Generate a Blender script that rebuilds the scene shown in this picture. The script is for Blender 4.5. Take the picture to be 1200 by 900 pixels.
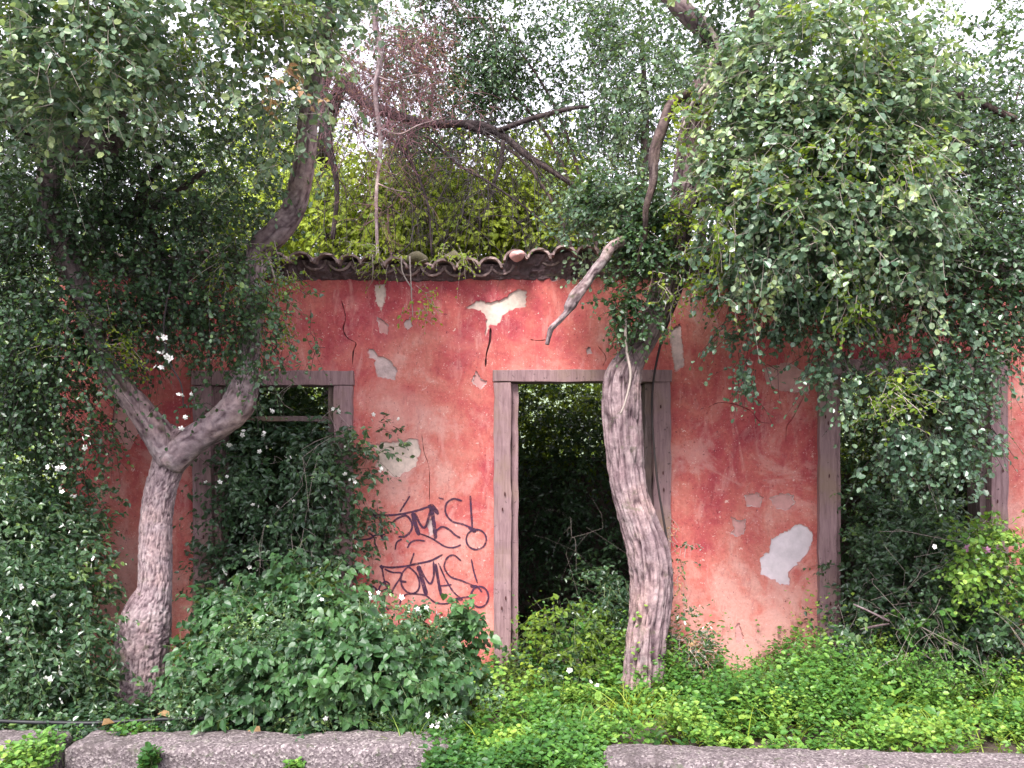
import bpy, bmesh, math, random
import numpy as np
from mathutils import Vector, Matrix, noise
from mathutils.geometry import delaunay_2d_cdt

# ------------------------------------------------------------------ start
for o in list(bpy.data.objects):
    bpy.data.objects.remove(o, do_unlink=True)
scene = bpy.context.scene
COL = scene.collection
R = math.radians

# ------------------------------------------------------------------ camera
# facade stands in the plane y = 0; the camera is 6.5 m in front of it, 1.6 m up
F, D, CH, HY = 1007.0, 6.5, 1.6, 552.0
cam_d = bpy.data.cameras.new('camera')
cam = bpy.data.objects.new('camera', cam_d)
COL.objects.link(cam)
cam.location = (0, -D, CH)
cam.rotation_euler = (R(90), 0, 0)
cam_d.sensor_width = 36
cam_d.lens = 36 * F / 1200
cam_d.shift_y = 102 / 1200
cam_d.clip_start = 0.05
cam_d.clip_end = 3000
scene.camera = cam

# ------------------------------------------------------------------ sky, sun, exposure
SUN_EL, SUN_AZ = 52.0, -18.0          # azimuth measured from the camera side, negative = from the left
world = bpy.data.worlds.new('World')
scene.world = world
world.use_nodes = True
nt = world.node_tree
bg = nt.nodes['Background']
sky = nt.nodes.new('ShaderNodeTexSky')
sky.sky_type = 'NISHITA'
sky.sun_disc = False
sky.sun_elevation = R(SUN_EL)
sky.sun_rotation = R(180 - SUN_AZ)
sky.air_density = 1.0
sky.dust_density = 3.0
mixw = nt.nodes.new('ShaderNodeMixRGB')   # thin bright overcast over the blue
mixw.inputs[0].default_value = 0.80
mixw.inputs[2].default_value = (8.3, 8.0, 9.0, 1)
nt.links.new(sky.outputs[0], mixw.inputs[1])
nt.links.new(mixw.outputs[0], bg.inputs['Color'])
bg.inputs['Strength'].default_value = 0.115
sun_d = bpy.data.lights.new('sun', 'SUN')
sun_d.energy = 2.6
sun_d.angle = R(18)
sun_d.color = (1.0, 0.975, 0.94)
sun = bpy.data.objects.new('sun', sun_d)
COL.objects.link(sun)
sv = Vector((math.sin(R(SUN_AZ)) * math.cos(R(SUN_EL)), -math.cos(R(SUN_AZ)) * math.cos(R(SUN_EL)), math.sin(R(SUN_EL))))
sun.rotation_euler = sv.to_track_quat('Z', 'Y').to_euler()
scene.view_settings.view_transform = 'Standard'
scene.view_settings.look = 'None'
scene.view_settings.gamma = 1
scene.view_settings.exposure = 1.7

# ------------------------------------------------------------------ helpers
def P(px, py, d):
    return Vector(((px - 600) / F * d, d - D, CH + (HY - py) / F * d))

def PW(px, py):            # a point of the facade plane as (x, z)
    p = P(px, py, D)
    return (p.x, p.z)

def tag(o, label=None, cat=None, group=None, kind=None):
    if label: o['label'] = label
    if cat: o['category'] = cat
    if group: o['group'] = group
    if kind: o['kind'] = kind
    return o

def empty(name, loc=(0, 0, 0)):
    o = bpy.data.objects.new(name, None)
    o.empty_display_size = 0.2
    COL.objects.link(o)
    o.location = loc
    return o

def link(name, me, mat=None, parent=None, loc=None):
    o = bpy.data.objects.new(name, me)
    COL.objects.link(o)
    if mat and not me.materials:
        me.materials.append(mat)
    if parent:
        o.parent = parent
        # meshes are written in world coordinates: undo the parent's location
        off = Vector((0, 0, 0))
        p = parent
        while p:
            off += p.location
            p = p.parent
        o.location = (Vector(loc) if loc else Vector((0, 0, 0))) - off
    elif loc:
        o.location = loc
    return o

def np_mesh(name, V, Fq, tint=None, smooth=False):
    """V (n,3); Fq (m,k) all faces same size k"""
    me = bpy.data.meshes.new(name)
    V = np.asarray(V, dtype=np.float32)
    Fq = np.asarray(Fq, dtype=np.int32)
    m, k = Fq.shape
    me.vertices.add(len(V)); me.vertices.foreach_set('co', V.ravel())
    me.loops.add(m * k); me.loops.foreach_set('vertex_index', Fq.ravel())
    me.polygons.add(m)
    me.polygons.foreach_set('loop_start', np.arange(0, m * k, k, dtype=np.int32))
    me.polygons.foreach_set('loop_total', np.full(m, k, dtype=np.int32))
    me.polygons.foreach_set('use_smooth', np.full(m, smooth, dtype=bool))
    if tint is not None:
        a = me.attributes.new('tint', 'FLOAT', 'FACE')
        a.data.foreach_set('value', np.asarray(tint, dtype=np.float32))
    me.update(calc_edges=True)
    return me

def nrm(a):
    return a / np.maximum(np.linalg.norm(a, axis=-1, keepdims=True), 1e-9)

def hash3(ix, iy, iz, seed=0):
    n = (ix * 374761393 + iy * 668265263 + iz * 1274126177 + seed * 974634777) & 0xFFFFFFFF
    n = ((n ^ (n >> 13)) * 1103515245) & 0xFFFFFFFF
    n = ((n ^ (n >> 16)) * 2246822519) & 0xFFFFFFFF
    return ((n >> 8) & 0xFFFF) / 65535.0

def vnoise(p, seed=0):
    p = np.asarray(p, dtype=np.float64)
    i = np.floor(p).astype(np.int64); f = p - i
    f = f * f * (3 - 2 * f)
    r = 0
    for dx in (0, 1):
        for dy in (0, 1):
            for dz in (0, 1):
                w = (f[..., 0] if dx else 1 - f[..., 0]) * (f[..., 1] if dy else 1 - f[..., 1]) * (f[..., 2] if dz else 1 - f[..., 2])
                r = r + w * hash3(i[..., 0] + dx, i[..., 1] + dy, i[..., 2] + dz, seed)
    return r

def fbm(p, seed=0, oct=4):
    p = np.asarray(p, dtype=np.float64); s = 0; a = 0.5
    for k in range(oct):
        s = s + a * vnoise(p, seed + k); p = p * 2.03; a *= 0.5
    return s

def catmull(pts, n=8):
    pts = np.asarray(pts, dtype=float)
    if len(pts) < 3:
        t = np.linspace(0, 1, n + 1)[:, None]
        return pts[0] * (1 - t) + pts[-1] * t
    P0 = np.vstack([2 * pts[0] - pts[1], pts, 2 * pts[-1] - pts[-2]])
    out = []
    for i in range(1, len(P0) - 2):
        a, b, c, d = P0[i - 1], P0[i], P0[i + 1], P0[i + 2]
        for t in np.linspace(0, 1, n, endpoint=False):
            out.append(0.5 * (2 * b + (c - a) * t + (2 * a - 5 * b + 4 * c - d) * t * t + (-a + 3 * b - 3 * c + d) * t ** 3))
    out.append(pts[-1])
    return np.array(out)

def tube(path, rad, ns=12, disp=None):
    """returns verts, quads for one tube with parallel transported frames, closed by collapsed ends"""
    path = np.asarray(path, float); rad = np.asarray(rad, float)
    n = len(path)
    T = nrm(np.gradient(path, axis=0))
    ref = np.array([0.0, 1.0, 0.0]) if abs(T[0][1]) < 0.9 else np.array([1.0, 0, 0])
    N = np.zeros_like(T)
    N[0] = nrm(ref - T[0] * ref.dot(T[0]))
    for i in range(1, n):
        v = N[i - 1] - T[i] * N[i - 1].dot(T[i])
        N[i] = nrm(v)
    B = np.cross(T, N)
    ang = np.linspace(0, 2 * np.pi, ns, endpoint=False)
    ca, sa = np.cos(ang), np.sin(ang)
    dirs = N[:, None, :] * ca[None, :, None] + B[:, None, :] * sa[None, :, None]
    s = np.concatenate([[0], np.cumsum(np.linalg.norm(np.diff(path, axis=0), axis=1))])
    rr = np.repeat(rad[:, None], ns, axis=1)
    if disp is not None:
        rr = rr * (1 + disp(s[:, None] + 0 * ang[None, :], ang[None, :] + 0 * s[:, None], rr))
    V = path[:, None, :] + dirs * rr[..., None]
    V = V.reshape(-1, 3)
    i = np.arange(n - 1)[:, None] * ns; j = np.arange(ns)[None, :]; j2 = (j + 1) % ns
    Q = np.stack([i + j, i + j2, i + ns + j2, i + ns + j], axis=-1).reshape(-1, 4)
    # caps
    V = np.vstack([V, path[0], path[-1]])
    a, b = n * ns, n * ns + 1
    jj = np.arange(0, ns, 2)
    c1 = np.stack([np.full(len(jj), a), (jj + 2) % ns, (jj + 1) % ns, jj], axis=-1)
    o = (n - 1) * ns
    c2 = np.stack([np.full(len(jj), b), o + jj, o + (jj + 1) % ns, o + (jj + 2) % ns], axis=-1)
    return V, np.vstack([Q, c1, c2])

class Batch:
    def __init__(s): s.V = []; s.Q = []; s.n = 0; s.T = []
    def add(s, V, Q, t=None):
        s.V.append(V); s.Q.append(Q + s.n); s.n += len(V)
        if t is not None: s.T.append(np.broadcast_to(np.asarray(t, float), (len(Q),)))
    def mesh(s, name, smooth=False):
        return np_mesh(name, np.vstack(s.V), np.vstack(s.Q), np.concatenate(s.T) if s.T else None, smooth)

# ------------------------------------------------------------------ materials
def new_mat(name):
    m = bpy.data.materials.new(name); m.use_nodes = True
    n = m.node_tree.nodes; l = m.node_tree.links
    b = n['Principled BSDF']
    return m, n, l, b

def ramp(n, stops, interp='LINEAR'):
    r = n.new('ShaderNodeValToRGB'); cr = r.color_ramp; cr.interpolation = interp
    while len(cr.elements) > 1: cr.elements.remove(cr.elements[0])
    cr.elements[0].position = stops[0][0]; cr.elements[0].color = (*stops[0][1], 1) if len(stops[0][1]) == 3 else stops[0][1]
    for p, c in stops[1:]:
        e = cr.elements.new(p); e.color = (*c, 1)
    return r

def noise_n(n, l, scale, detail=5, rough=0.55, vec=None, dist=0.0):
    t = n.new('ShaderNodeTexNoise'); t.inputs['Scale'].default_value = scale
    t.inputs['Detail'].default_value = detail; t.inputs['Roughness'].default_value = rough
    t.inputs['Distortion'].default_value = dist
    if vec is not None: l.new(vec, t.inputs['Vector'])
    return t

def objco(n):
    return n.new('ShaderNodeTexCoord').outputs['Object']

def mixc(n, l, fac, a, b, mode='MIX'):
    m = n.new('ShaderNodeMixRGB'); m.blend_type = mode
    for k, v in ((0, fac), (1, a), (2, b)):
        if isinstance(v, (int, float)): m.inputs[k].default_value = v
        elif isinstance(v, tuple): m.inputs[k].default_value = (*v, 1)
        else: l.new(v, m.inputs[k])
    return m.outputs[0]

def bump_n(n, l, h, strength, dist, bsdf, prev=None):
    b = n.new('ShaderNodeBump'); b.inputs['Strength'].default_value = strength
    b.inputs['Distance'].default_value = dist
    l.new(h, b.inputs['Height'])
    if prev: l.new(prev, b.inputs['Normal'])
    l.new(b.outputs[0], bsdf.inputs['Normal'])
    return b.outputs[0]

def simple(name, col, rough=0.8, var=0.35, scale=30, bump=0.3, dist=0.003, spec=0.3):
    m, n, l, b = new_mat(name)
    co = objco(n)
    t = noise_n(n, l, scale, 6, 0.65, co)
    t2 = noise_n(n, l, scale * 0.17, 3, 0.5, co)
    dk = tuple(c * (1 - var) for c in col); lt = tuple(min(1, c * (1 + var)) for c in col)
    r = ramp(n, [(0.3, dk), (0.7, lt)]); l.new(t.outputs[0], r.inputs[0])
    r2 = ramp(n, [(0.3, dk), (0.7, lt)]); l.new(t2.outputs[0], r2.inputs[0])
    l.new(mixc(n, l, 0.5, r.outputs[0], r2.outputs[0]), b.inputs['Base Color'])
    b.inputs['Roughness'].default_value = rough
    b.inputs['Specular IOR Level'].default_value = spec
    bump_n(n, l, t.outputs[0], bump, dist, b)
    return m

def leaf_mat(name, stops, trans=0.35, rough=0.45, spec=0.5, yellow=(0.30, 0.36, 0.03)):
    m, n, l, b = new_mat(name)
    at = n.new('ShaderNodeAttribute'); at.attribute_name = 'tint'
    r = ramp(n, stops); l.new(at.outputs['Fac'], r.inputs[0])
    t = noise_n(n, l, 60, 2, 0.5, objco(n))
    r2 = ramp(n, [(0.3, (0.75, 0.75, 0.75)), (0.7, (1.2, 1.2, 1.2))]); l.new(t.outputs[0], r2.inputs[0])
    c = mixc(n, l, 1.0, r.outputs[0], r2.outputs[0], 'MULTIPLY')
    l.new(c, b.inputs['Base Color'])
    b.inputs['Roughness'].default_value = rough
    b.inputs['Specular IOR Level'].default_value = spec
    tr = n.new('ShaderNodeBsdfTranslucent')
    l.new(mixc(n, l, 0.55, c, yellow), tr.inputs['Color'])
    mx = n.new('ShaderNodeMixShader'); mx.inputs[0].default_value = trans
    l.new(b.outputs[0], mx.inputs[1]); l.new(tr.outputs[0], mx.inputs[2])
    l.new(mx.outputs[0], n['Material Output'].inputs['Surface'])
    return m

M = {}
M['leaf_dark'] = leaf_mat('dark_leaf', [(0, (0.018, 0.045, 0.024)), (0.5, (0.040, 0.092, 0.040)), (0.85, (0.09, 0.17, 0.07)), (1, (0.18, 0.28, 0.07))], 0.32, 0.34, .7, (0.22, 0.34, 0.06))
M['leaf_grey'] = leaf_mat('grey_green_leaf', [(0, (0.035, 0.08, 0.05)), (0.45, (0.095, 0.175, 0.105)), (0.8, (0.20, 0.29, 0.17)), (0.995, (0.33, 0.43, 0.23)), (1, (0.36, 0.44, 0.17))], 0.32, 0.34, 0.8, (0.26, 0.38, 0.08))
M['leaf_lime'] = leaf_mat('lime_leaf', [(0, (0.07, 0.13, 0.02)), (0.5, (0.17, 0.28, 0.03)), (1, (0.40, 0.50, 0.05))], 0.5, 0.5, .5, (0.42, 0.48, 0.03))
M['leaf_herb'] = leaf_mat('herb_leaf', [(0, (0.030, 0.10, 0.022)), (0.5, (0.08, 0.21, 0.035)), (0.8, (0.16, 0.31, 0.05)), (1, (0.28, 0.42, 0.07))], 0.35, 0.45, 0.4)
M['leaf_nettle'] = leaf_mat('nettle_leaf', [(0, (0.015, 0.045, 0.018)), (0.5, (0.032, 0.088, 0.030)), (1, (0.075, 0.17, 0.05))], 0.28, 0.42, 0.45)
M['leaf_dead'] = leaf_mat('dry_leaf', [(0, (0.17, 0.075, 0.07)), (1, (0.42, 0.28, 0.13))], 0.25, 0.7, 0.2, (0.5, 0.3, 0.1))
M['twig_pink'] = simple('dry_pink_twig', (0.17, 0.085, 0.095), 0.8, 0.3)
M['twig_dark'] = simple('dark_twig', (0.032, 0.024, 0.024), 0.8, 0.3)
M['twig_pale'] = simple('pale_twig', (0.33, 0.27, 0.24), 0.8, 0.3)
M['stem'] = simple('green_stem', (0.10, 0.13, 0.05), 0.6, 0.3)
M['soil'] = simple('soil', (0.075, 0.055, 0.045), 0.95, 0.5, 14, 0.8, 0.02)
M['petal'] = simple('petal', (0.85, 0.83, 0.76), 0.6, 0.08, 40, 0.1, 0.001)
M['petal_pink'] = simple('pink_petal', (0.45, 0.20, 0.35), 0.6, 0.1, 40, 0.1, 0.001)
M['pollen'] = simple('flower_centre', (0.55, 0.48, 0.12), 0.7, 0.1)
M['pipe'] = simple('black_pipe', (0.02, 0.02, 0.022), 0.45, 0.3)
M['brick'] = simple('old_brick', (0.26, 0.12, 0.09), 0.9, 0.35, 40, 0.7, 0.004)
M['rubble'] = simple('rubble_mortar', (0.13, 0.085, 0.09), 0.95, 0.5, 26, 1.0, 0.012)
M['inner'] = simple('bare_inner_wall', (0.16, 0.12, 0.10), 0.95, 0.4, 9, 0.8, 0.01)
M['shade_board'] = simple('added_board', (0.10, 0.07, 0.055), 0.85, 0.4, 20)
M['hill'] = simple('far_hill', (0.16, 0.20, 0.13), 0.95, 0.3, 0.4, 0.2, 0.1)

def bark_mat(name, c0, c1, c2, lichen, la=0.35):
    m, n, l, b = new_mat(name)
    co = objco(n)
    t = noise_n(n, l, 22, 7, 0.65, co, 0.6)
    r = ramp(n, [(0.3, c0), (0.5, c1), (0.68, c2)]); l.new(t.outputs[0], r.inputs[0])
    at = n.new('ShaderNodeAttribute'); at.attribute_name = 'groove'
    rg = ramp(n, [(0.0, (0.28, 0.23, 0.26)), (0.35, (0.68, 0.63, 0.66)), (0.7, (1.0, 0.97, 0.98)), (1, (1.25, 1.2, 1.2))]); l.new(at.outputs['Fac'], rg.inputs[0])
    c = mixc(n, l, 1.0, r.outputs[0], rg.outputs[0], 'MULTIPLY')
    t2 = noise_n(n, l, 5.5, 6, 0.7, co)
    rm = ramp(n, [(0.56, (0, 0, 0)), (0.66, (la, la, la))]); l.new(t2.outputs[0], rm.inputs[0])
    c = mixc(n, l, rm.outputs[0], c, lichen)
    t7 = noise_n(n, l, 2.1, 4, 0.6, co)
    r7 = ramp(n, [(0.35, (0.72, 0.66, 0.68)), (0.5, (1, 1, 1)), (0.65, (1.18, 1.08, 1.0))]); l.new(t7.outputs[0], r7.inputs[0])
    c = mixc(n, l, 1.0, c, r7.outputs[0], 'MULTIPLY')
    t8 = noise_n(n, l, 8.5, 7, 0.75, co, .5)
    r8 = ramp(n, [(0.58, (0, 0, 0)), (0.66, (0.55, 0.55, 0.55))]); l.new(t8.outputs[0], r8.inputs[0])
    c = mixc(n, l, r8.outputs[0], c, (0.085, 0.085, 0.045))
    l.new(c, b.inputs['Base Color'])
    b.inputs['Roughness'].default_value = 0.9
    b.inputs['Specular IOR Level'].default_value = 0.25
    t3 = noise_n(n, l, 70, 6, 0.7, co)
    bump_n(n, l, t3.outputs[0], 0.7, 0.008, b)
    return m
M['bark_left'] = bark_mat('mottled_bark', (0.17, 0.125, 0.135), (0.27, 0.21, 0.215), (0.37, 0.30, 0.30), (0.40, 0.36, 0.35))
M['bark_right'] = bark_mat('furrowed_bark', (0.15, 0.105, 0.115), (0.25, 0.185, 0.19), (0.35, 0.275, 0.275), (0.31, 0.28, 0.26), 0.3)
M['bark_dark'] = bark_mat('dark_bark', (0.05, 0.035, 0.035), (0.09, 0.065, 0.06), (0.15, 0.115, 0.11), (0.2, 0.17, 0.15), 0.15)
M['bark_pale'] = bark_mat('lichen_bark', (0.12, 0.085, 0.085), (0.22, 0.17, 0.17), (0.34, 0.28, 0.28), (0.42, 0.38, 0.36), 0.5)
M['bark_black'] = bark_mat('blackish_bark', (0.025, 0.018, 0.018), (0.045, 0.034, 0.034), (0.08, 0.06, 0.058), (0.12, 0.10, 0.09), 0.15)

def plaster_mat():
    m, n, l, b = new_mat('red_limewash_plaster')
    co = objco(n)
    sep = n.new('ShaderNodeSeparateXYZ'); l.new(co, sep.inputs[0])
    big = noise_n(n, l, 0.95, 6, 0.62, co, 0.5)
    mid = noise_n(n, l, 4.2, 8, 0.68, co, 0.3)
    fine = noise_n(n, l, 38, 6, 0.7, co)
    # height washes the red out: rain has bleached the lower wall
    zz = n.new('ShaderNodeMapRange'); l.new(sep.outputs[2], zz.inputs[0])
    zz.inputs[1].default_value = 0.2; zz.inputs[2].default_value = 3.0
    zz.inputs[3].default_value = 0.055; zz.inputs[4].default_value = -0.11
    ad = n.new('ShaderNodeMath'); ad.operation = 'ADD'; l.new(big.outputs[0], ad.inputs[0]); l.new(zz.outputs[0], ad.inputs[1])
    ad2 = n.new('ShaderNodeMath'); ad2.operation = 'MULTIPLY_ADD'; l.new(mid.outputs[0], ad2.inputs[0]); ad2.inputs[1].default_value = 0.62; l.new(ad.outputs[0], ad2.inputs[2])
    r = ramp(n, [(0.52, (0.29, 0.038, 0.058)), (0.64, (0.40, 0.070, 0.078)), (0.75, (0.48, 0.118, 0.102)), (0.85, (0.53, 0.175, 0.14)), (0.95, (0.58, 0.28, 0.235))])
    l.new(ad2.outputs[0], r.inputs[0])
    # fine grain
    rf = ramp(n, [(0.3, (0.80, 0.78, 0.78)), (0.7, (1.12, 1.14, 1.14))]); l.new(fine.outputs[0], rf.inputs[0])
    c = mixc(n, l, 1.0, r.outputs[0], rf.outputs[0], 'MULTIPLY')
    # bleached blotches and drips
    mp = n.new('ShaderNodeMapping'); l.new(co, mp.inputs[0]); mp.inputs['Scale'].default_value = (2.6, 1, 0.8)
    dr = noise_n(n, l, 3.2, 8, 0.7, mp.outputs[0], 0.6)
    rd = ramp(n, [(0.53, (0, 0, 0)), (0.66, (0.5, 0.5, 0.5))]); l.new(dr.outputs[0], rd.inputs[0])
    c = mixc(n, l, rd.outputs[0], c, (0.62, 0.31, 0.27))
    # dark damp blooms
    dk = noise_n(n, l, 2.3, 8, 0.75, mp.outputs[0], 0.2); dk.inputs['Scale'].default_value = 5.1
    rk = ramp(n, [(0.32, (0.55, 0.55, 0.55)), (0.44, (0, 0, 0))]); l.new(dk.outputs[0], rk.inputs[0])
    c = mixc(n, l, rk.outputs[0], c, (0.20, 0.035, 0.045))
    wsh = noise_n(n, l, 1.7, 9, 0.72, co, 1.0)
    rw = ramp(n, [(0.50, (0, 0, 0)), (0.58, (0.42, 0.42, 0.42)), (0.70, (0.62, 0.62, 0.62))]); l.new(wsh.outputs[0], rw.inputs[0])
    lowr = n.new('ShaderNodeMapRange'); l.new(sep.outputs[2], lowr.inputs[0])
    lowr.inputs[1].default_value = 1.7; lowr.inputs[2].default_value = 2.5; lowr.inputs[3].default_value = 1.0; lowr.inputs[4].default_value = 0.25
    c = mixc(n, l, mixc(n, l, 1.0, rw.outputs[0], lowr.outputs[0], 'MULTIPLY'), c, (0.60, 0.33, 0.29))
    # small chips of white undercoat
    ch = noise_n(n, l, 17, 5, 0.75, co, 0.4)
    rc = ramp(n, [(0.635, (0, 0, 0)), (0.66, (0.9, 0.9, 0.9))]); l.new(ch.outputs[0], rc.inputs[0])
    c = mixc(n, l, rc.outputs[0], c, (0.66, 0.42, 0.37))
    ch2 = noise_n(n, l, 75, 3, 0.7, co)
    rc2 = ramp(n, [(0.645, (0, 0, 0)), (0.69, (0.85, 0.85, 0.85))]); l.new(ch2.outputs[0], rc2.inputs[0])
    c = mixc(n, l, rc2.outputs[0], c, (0.70, 0.42, 0.40))
    # soot-dark pinholes
    ch3 = noise_n(n, l, 48, 3, 0.7, co)
    rc3 = ramp(n, [(0.31, (0.75, 0.75, 0.75)), (0.36, (0, 0, 0))]); l.new(ch3.outputs[0], rc3.inputs[0])
    c = mixc(n, l, rc3.outputs[0], c, (0.10, 0.02, 0.03))
    l.new(c, b.inputs['Base Color'])
    b.inputs['Roughness'].default_value = 0.88
    b.inputs['Specular IOR Level'].default_value = 0.25
    p = bump_n(n, l, mid.outputs[0], 0.6, 0.02, b)
    p = bump_n(n, l, fine.outputs[0], 0.5, 0.004, b, p)
    return m
M['plaster'] = plaster_mat()
M['under'] = simple('bared_undercoat', (0.50, 0.37, 0.35), 0.95, 0.45, 34, 0.8, 0.004)
M['under_pale'] = simple('bared_white_undercoat', (0.62, 0.53, 0.55), 0.95, 0.25, 14, 0.8, 0.004)
M['under_pink'] = simple('bared_pink_undercoat', (0.52, 0.27, 0.25), 0.95, 0.25, 25, 0.8, 0.004)
M['under_beige'] = simple('bared_beige_undercoat', (0.60, 0.47, 0.40), 0.95, 0.35, 30, 0.8, 0.004)
M['crack'] = simple('crack_dark', (0.06, 0.02, 0.02), 0.95, 0.3)
M['spray'] = simple('dark_violet_spray_paint', (0.055, 0.018, 0.045), 0.6, 0.6, 60, 0.1, 0.001)
def spray_mat(m):
    n = m.node_tree.nodes; l = m.node_tree.links; b = n['Principled BSDF']
    t = noise_n(n, l, 26, 6, 0.75, objco(n)); r = ramp(n, [(0.30, (0.25, 0.25, 0.25)), (0.52, (0.95, 0.95, 0.95))]); l.new(t.outputs[0], r.inputs[0]); l.new(r.outputs[0], b.inputs['Alpha'])
spray_mat(M['spray'])
M['moss'] = simple('mossy_tile', (0.10, 0.085, 0.05), 0.95, 0.5, 20, 0.8, 0.008)

def wood_mat(name, c0, c1, c2):
    m, n, l, b = new_mat(name)
    co = objco(n)
    mp = n.new('ShaderNodeMapping'); l.new(co, mp.inputs[0]); mp.inputs['Scale'].default_value = (9, 9, 0.8)
    g = noise_n(n, l, 5, 8, 0.7, mp.outputs[0], 0.4)
    r = ramp(n, [(0.28, c0), (0.5, c1), (0.75, c2)]); l.new(g.outputs[0], r.inputs[0])
    t2 = noise_n(n, l, 2.4, 5, 0.6, co)
    rm = ramp(n, [(0.5, (0, 0, 0)), (0.68, (0.6, 0.6, 0.6))]); l.new(t2.outputs[0], rm.inputs[0])
    c = mixc(n, l, rm.outputs[0], r.outputs[0], (0.24, 0.16, 0.105))
    t3 = noise_n(n, l, 30, 4, 0.6, co)
    rk = ramp(n, [(0.28, (0.8, 0.8, 0.8)), (0.36, (0, 0, 0))]); l.new(t3.outputs[0], rk.inputs[0])
    c = mixc(n, l, rk.outputs[0], c, tuple(x * 0.35 for x in c0))
    l.new(c, b.inputs['Base Color']); b.inputs['Roughness'].default_value = 0.85
    bump_n(n, l, g.outputs[0], 0.8, 0.006, b)
    return m
M['wood'] = wood_mat('faded_painted_wood', (0.14, 0.075, 0.08), (0.24, 0.145, 0.15), (0.34, 0.22, 0.22))
M['wood_dark'] = wood_mat('dark_bare_wood', (0.07, 0.045, 0.04), (0.13, 0.09, 0.085), (0.22, 0.155, 0.15))

def tile_mat():
    m, n, l, b = new_mat('weathered_clay_tile')
    co = n.new('ShaderNodeNewGeometry').outputs['Position']
    t = noise_n(n, l, 9, 7, 0.7, co, 0.3)
    r = ramp(n, [(0.3, (0.11, 0.075, 0.075)), (0.5, (0.24, 0.165, 0.155)), (0.66, (0.38, 0.29, 0.26)), (0.8, (0.46, 0.42, 0.37))])
    l.new(t.outputs[0], r.inputs[0]); l.new(r.outputs[0], b.inputs['Base Color'])
    b.inputs['Roughness'].default_value = 0.92
    f = noise_n(n, l, 60, 5, 0.7, co)
    bump_n(n, l, f.outputs[0], 0.8, 0.005, b)
    return m
M['tile'] = tile_mat()

def kerb_mat():
    m, n, l, b = new_mat('coarse_aggregate_stone')
    co = objco(n)
    v = n.new('ShaderNodeTexVoronoi'); v.inputs['Scale'].default_value = 95; l.new(co, v.inputs['Vector'])
    bw = n.new('ShaderNodeSeparateXYZ'); l.new(v.outputs['Color'], bw.inputs[0])
    r = ramp(n, [(0.0, (0.065, 0.050, 0.053)), (0.4, (0.13, 0.105, 0.11)), (0.75, (0.195, 0.162, 0.166)), (1, (0.34, 0.30, 0.29))]); l.new(bw.outputs[0], r.inputs[0])
    t = noise_n(n, l, 7, 7, 0.7, co)
    r2 = ramp(n, [(0.3, (0.6, 0.58, 0.58)), (0.7, (1.15, 1.12, 1.12))]); l.new(t.outputs[0], r2.inputs[0])
    c = mixc(n, l, 1.0, r.outputs[0], r2.outputs[0], 'MULTIPLY')
    t5 = noise_n(n, l, 14, 6, 0.7, co)
    rm = ramp(n, [(0.56, (0, 0, 0)), (0.66, (0.75, 0.75, 0.75))]); l.new(t5.outputs[0], rm.inputs[0])
    c = mixc(n, l, rm.outputs[0], c, (0.055, 0.065, 0.035))
    t6 = noise_n(n, l, 3.1, 8, 0.75, co, .8)
    r6 = ramp(n, [(0.40, (0.6, 0.6, 0.6)), (0.5, (0, 0, 0))]); l.new(t6.outputs[0], r6.inputs[0])
    c = mixc(n, l, r6.outputs[0], c, (0.05, 0.038, 0.036))
    l.new(c, b.inputs['Base Color']); b.inputs['Roughness'].default_value = 0.93
    p = bump_n(n, l, v.outputs['Distance'], 0.6, 0.006, b)
    bump_n(n, l, t.outputs[0], 0.6, 0.02, b, p)
    return m
M['kerb'] = kerb_mat()
M['asphalt'] = simple('asphalt', (0.05, 0.05, 0.052), 0.9, 0.4, 90, 0.6, 0.004)

# ------------------------------------------------------------------ the ground
def ground_grid(name, x0, x1, y0, y1, nx, ny, zf, mat):
    X, Y = np.meshgrid(np.linspace(x0, x1, nx), np.linspace(y0, y1, ny))
    Z = zf(X, Y)
    V = np.stack([X, Y, Z], -1).reshape(-1, 3)
    i = np.arange(ny - 1)[:, None] * nx; j = np.arange(nx - 1)[None, :]
    Q = np.stack([i + j, i + j + 1, i + nx + j + 1, i + nx + j], -1).reshape(-1, 4)
    me = np_mesh(name, V, Q, None, True)
    return tag(link(name, me, mat), kind='structure')

def soil_z(X, Y):
    p = np.stack([X * 2.2, Y * 2.2, 0 * X], -1)
    bumpy = (fbm(p, 5) - 0.47) * 0.09
    edge = np.clip((-1.45 - Y) / 0.25, 0, 1)
    return 0.0 + bumpy * (1 - edge) - edge * 0.06
ground_grid('earth', -9, 9, -1.75, 12, 180, 130, soil_z, M['soil'])
tag(link('road', np_mesh('road', [(-60, -30, -0.16), (60, -30, -0.16), (60, -1.7, -0.16), (-60, -1.7, -0.16)], [(0, 1, 2, 3)]), M['asphalt']), kind='structure')
tag(link('ground', np_mesh('ground', [(-900, -900, -0.2), (900, -900, -0.2), (900, 1500, -0.2), (-900, 1500, -0.2)], [(0, 1, 2, 3)]), M['hill']), kind='structure')
ground_grid('hill', -160, 160, 60, 200, 80, 30,
            lambda X, Y: -0.5 + 30 * np.exp(-((Y - 130) / 40) ** 2) * (0.8 + 0.5 * fbm(np.stack([X * 0.03, Y * 0.03, 0 * X], -1), 9)), M['hill'])

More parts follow.
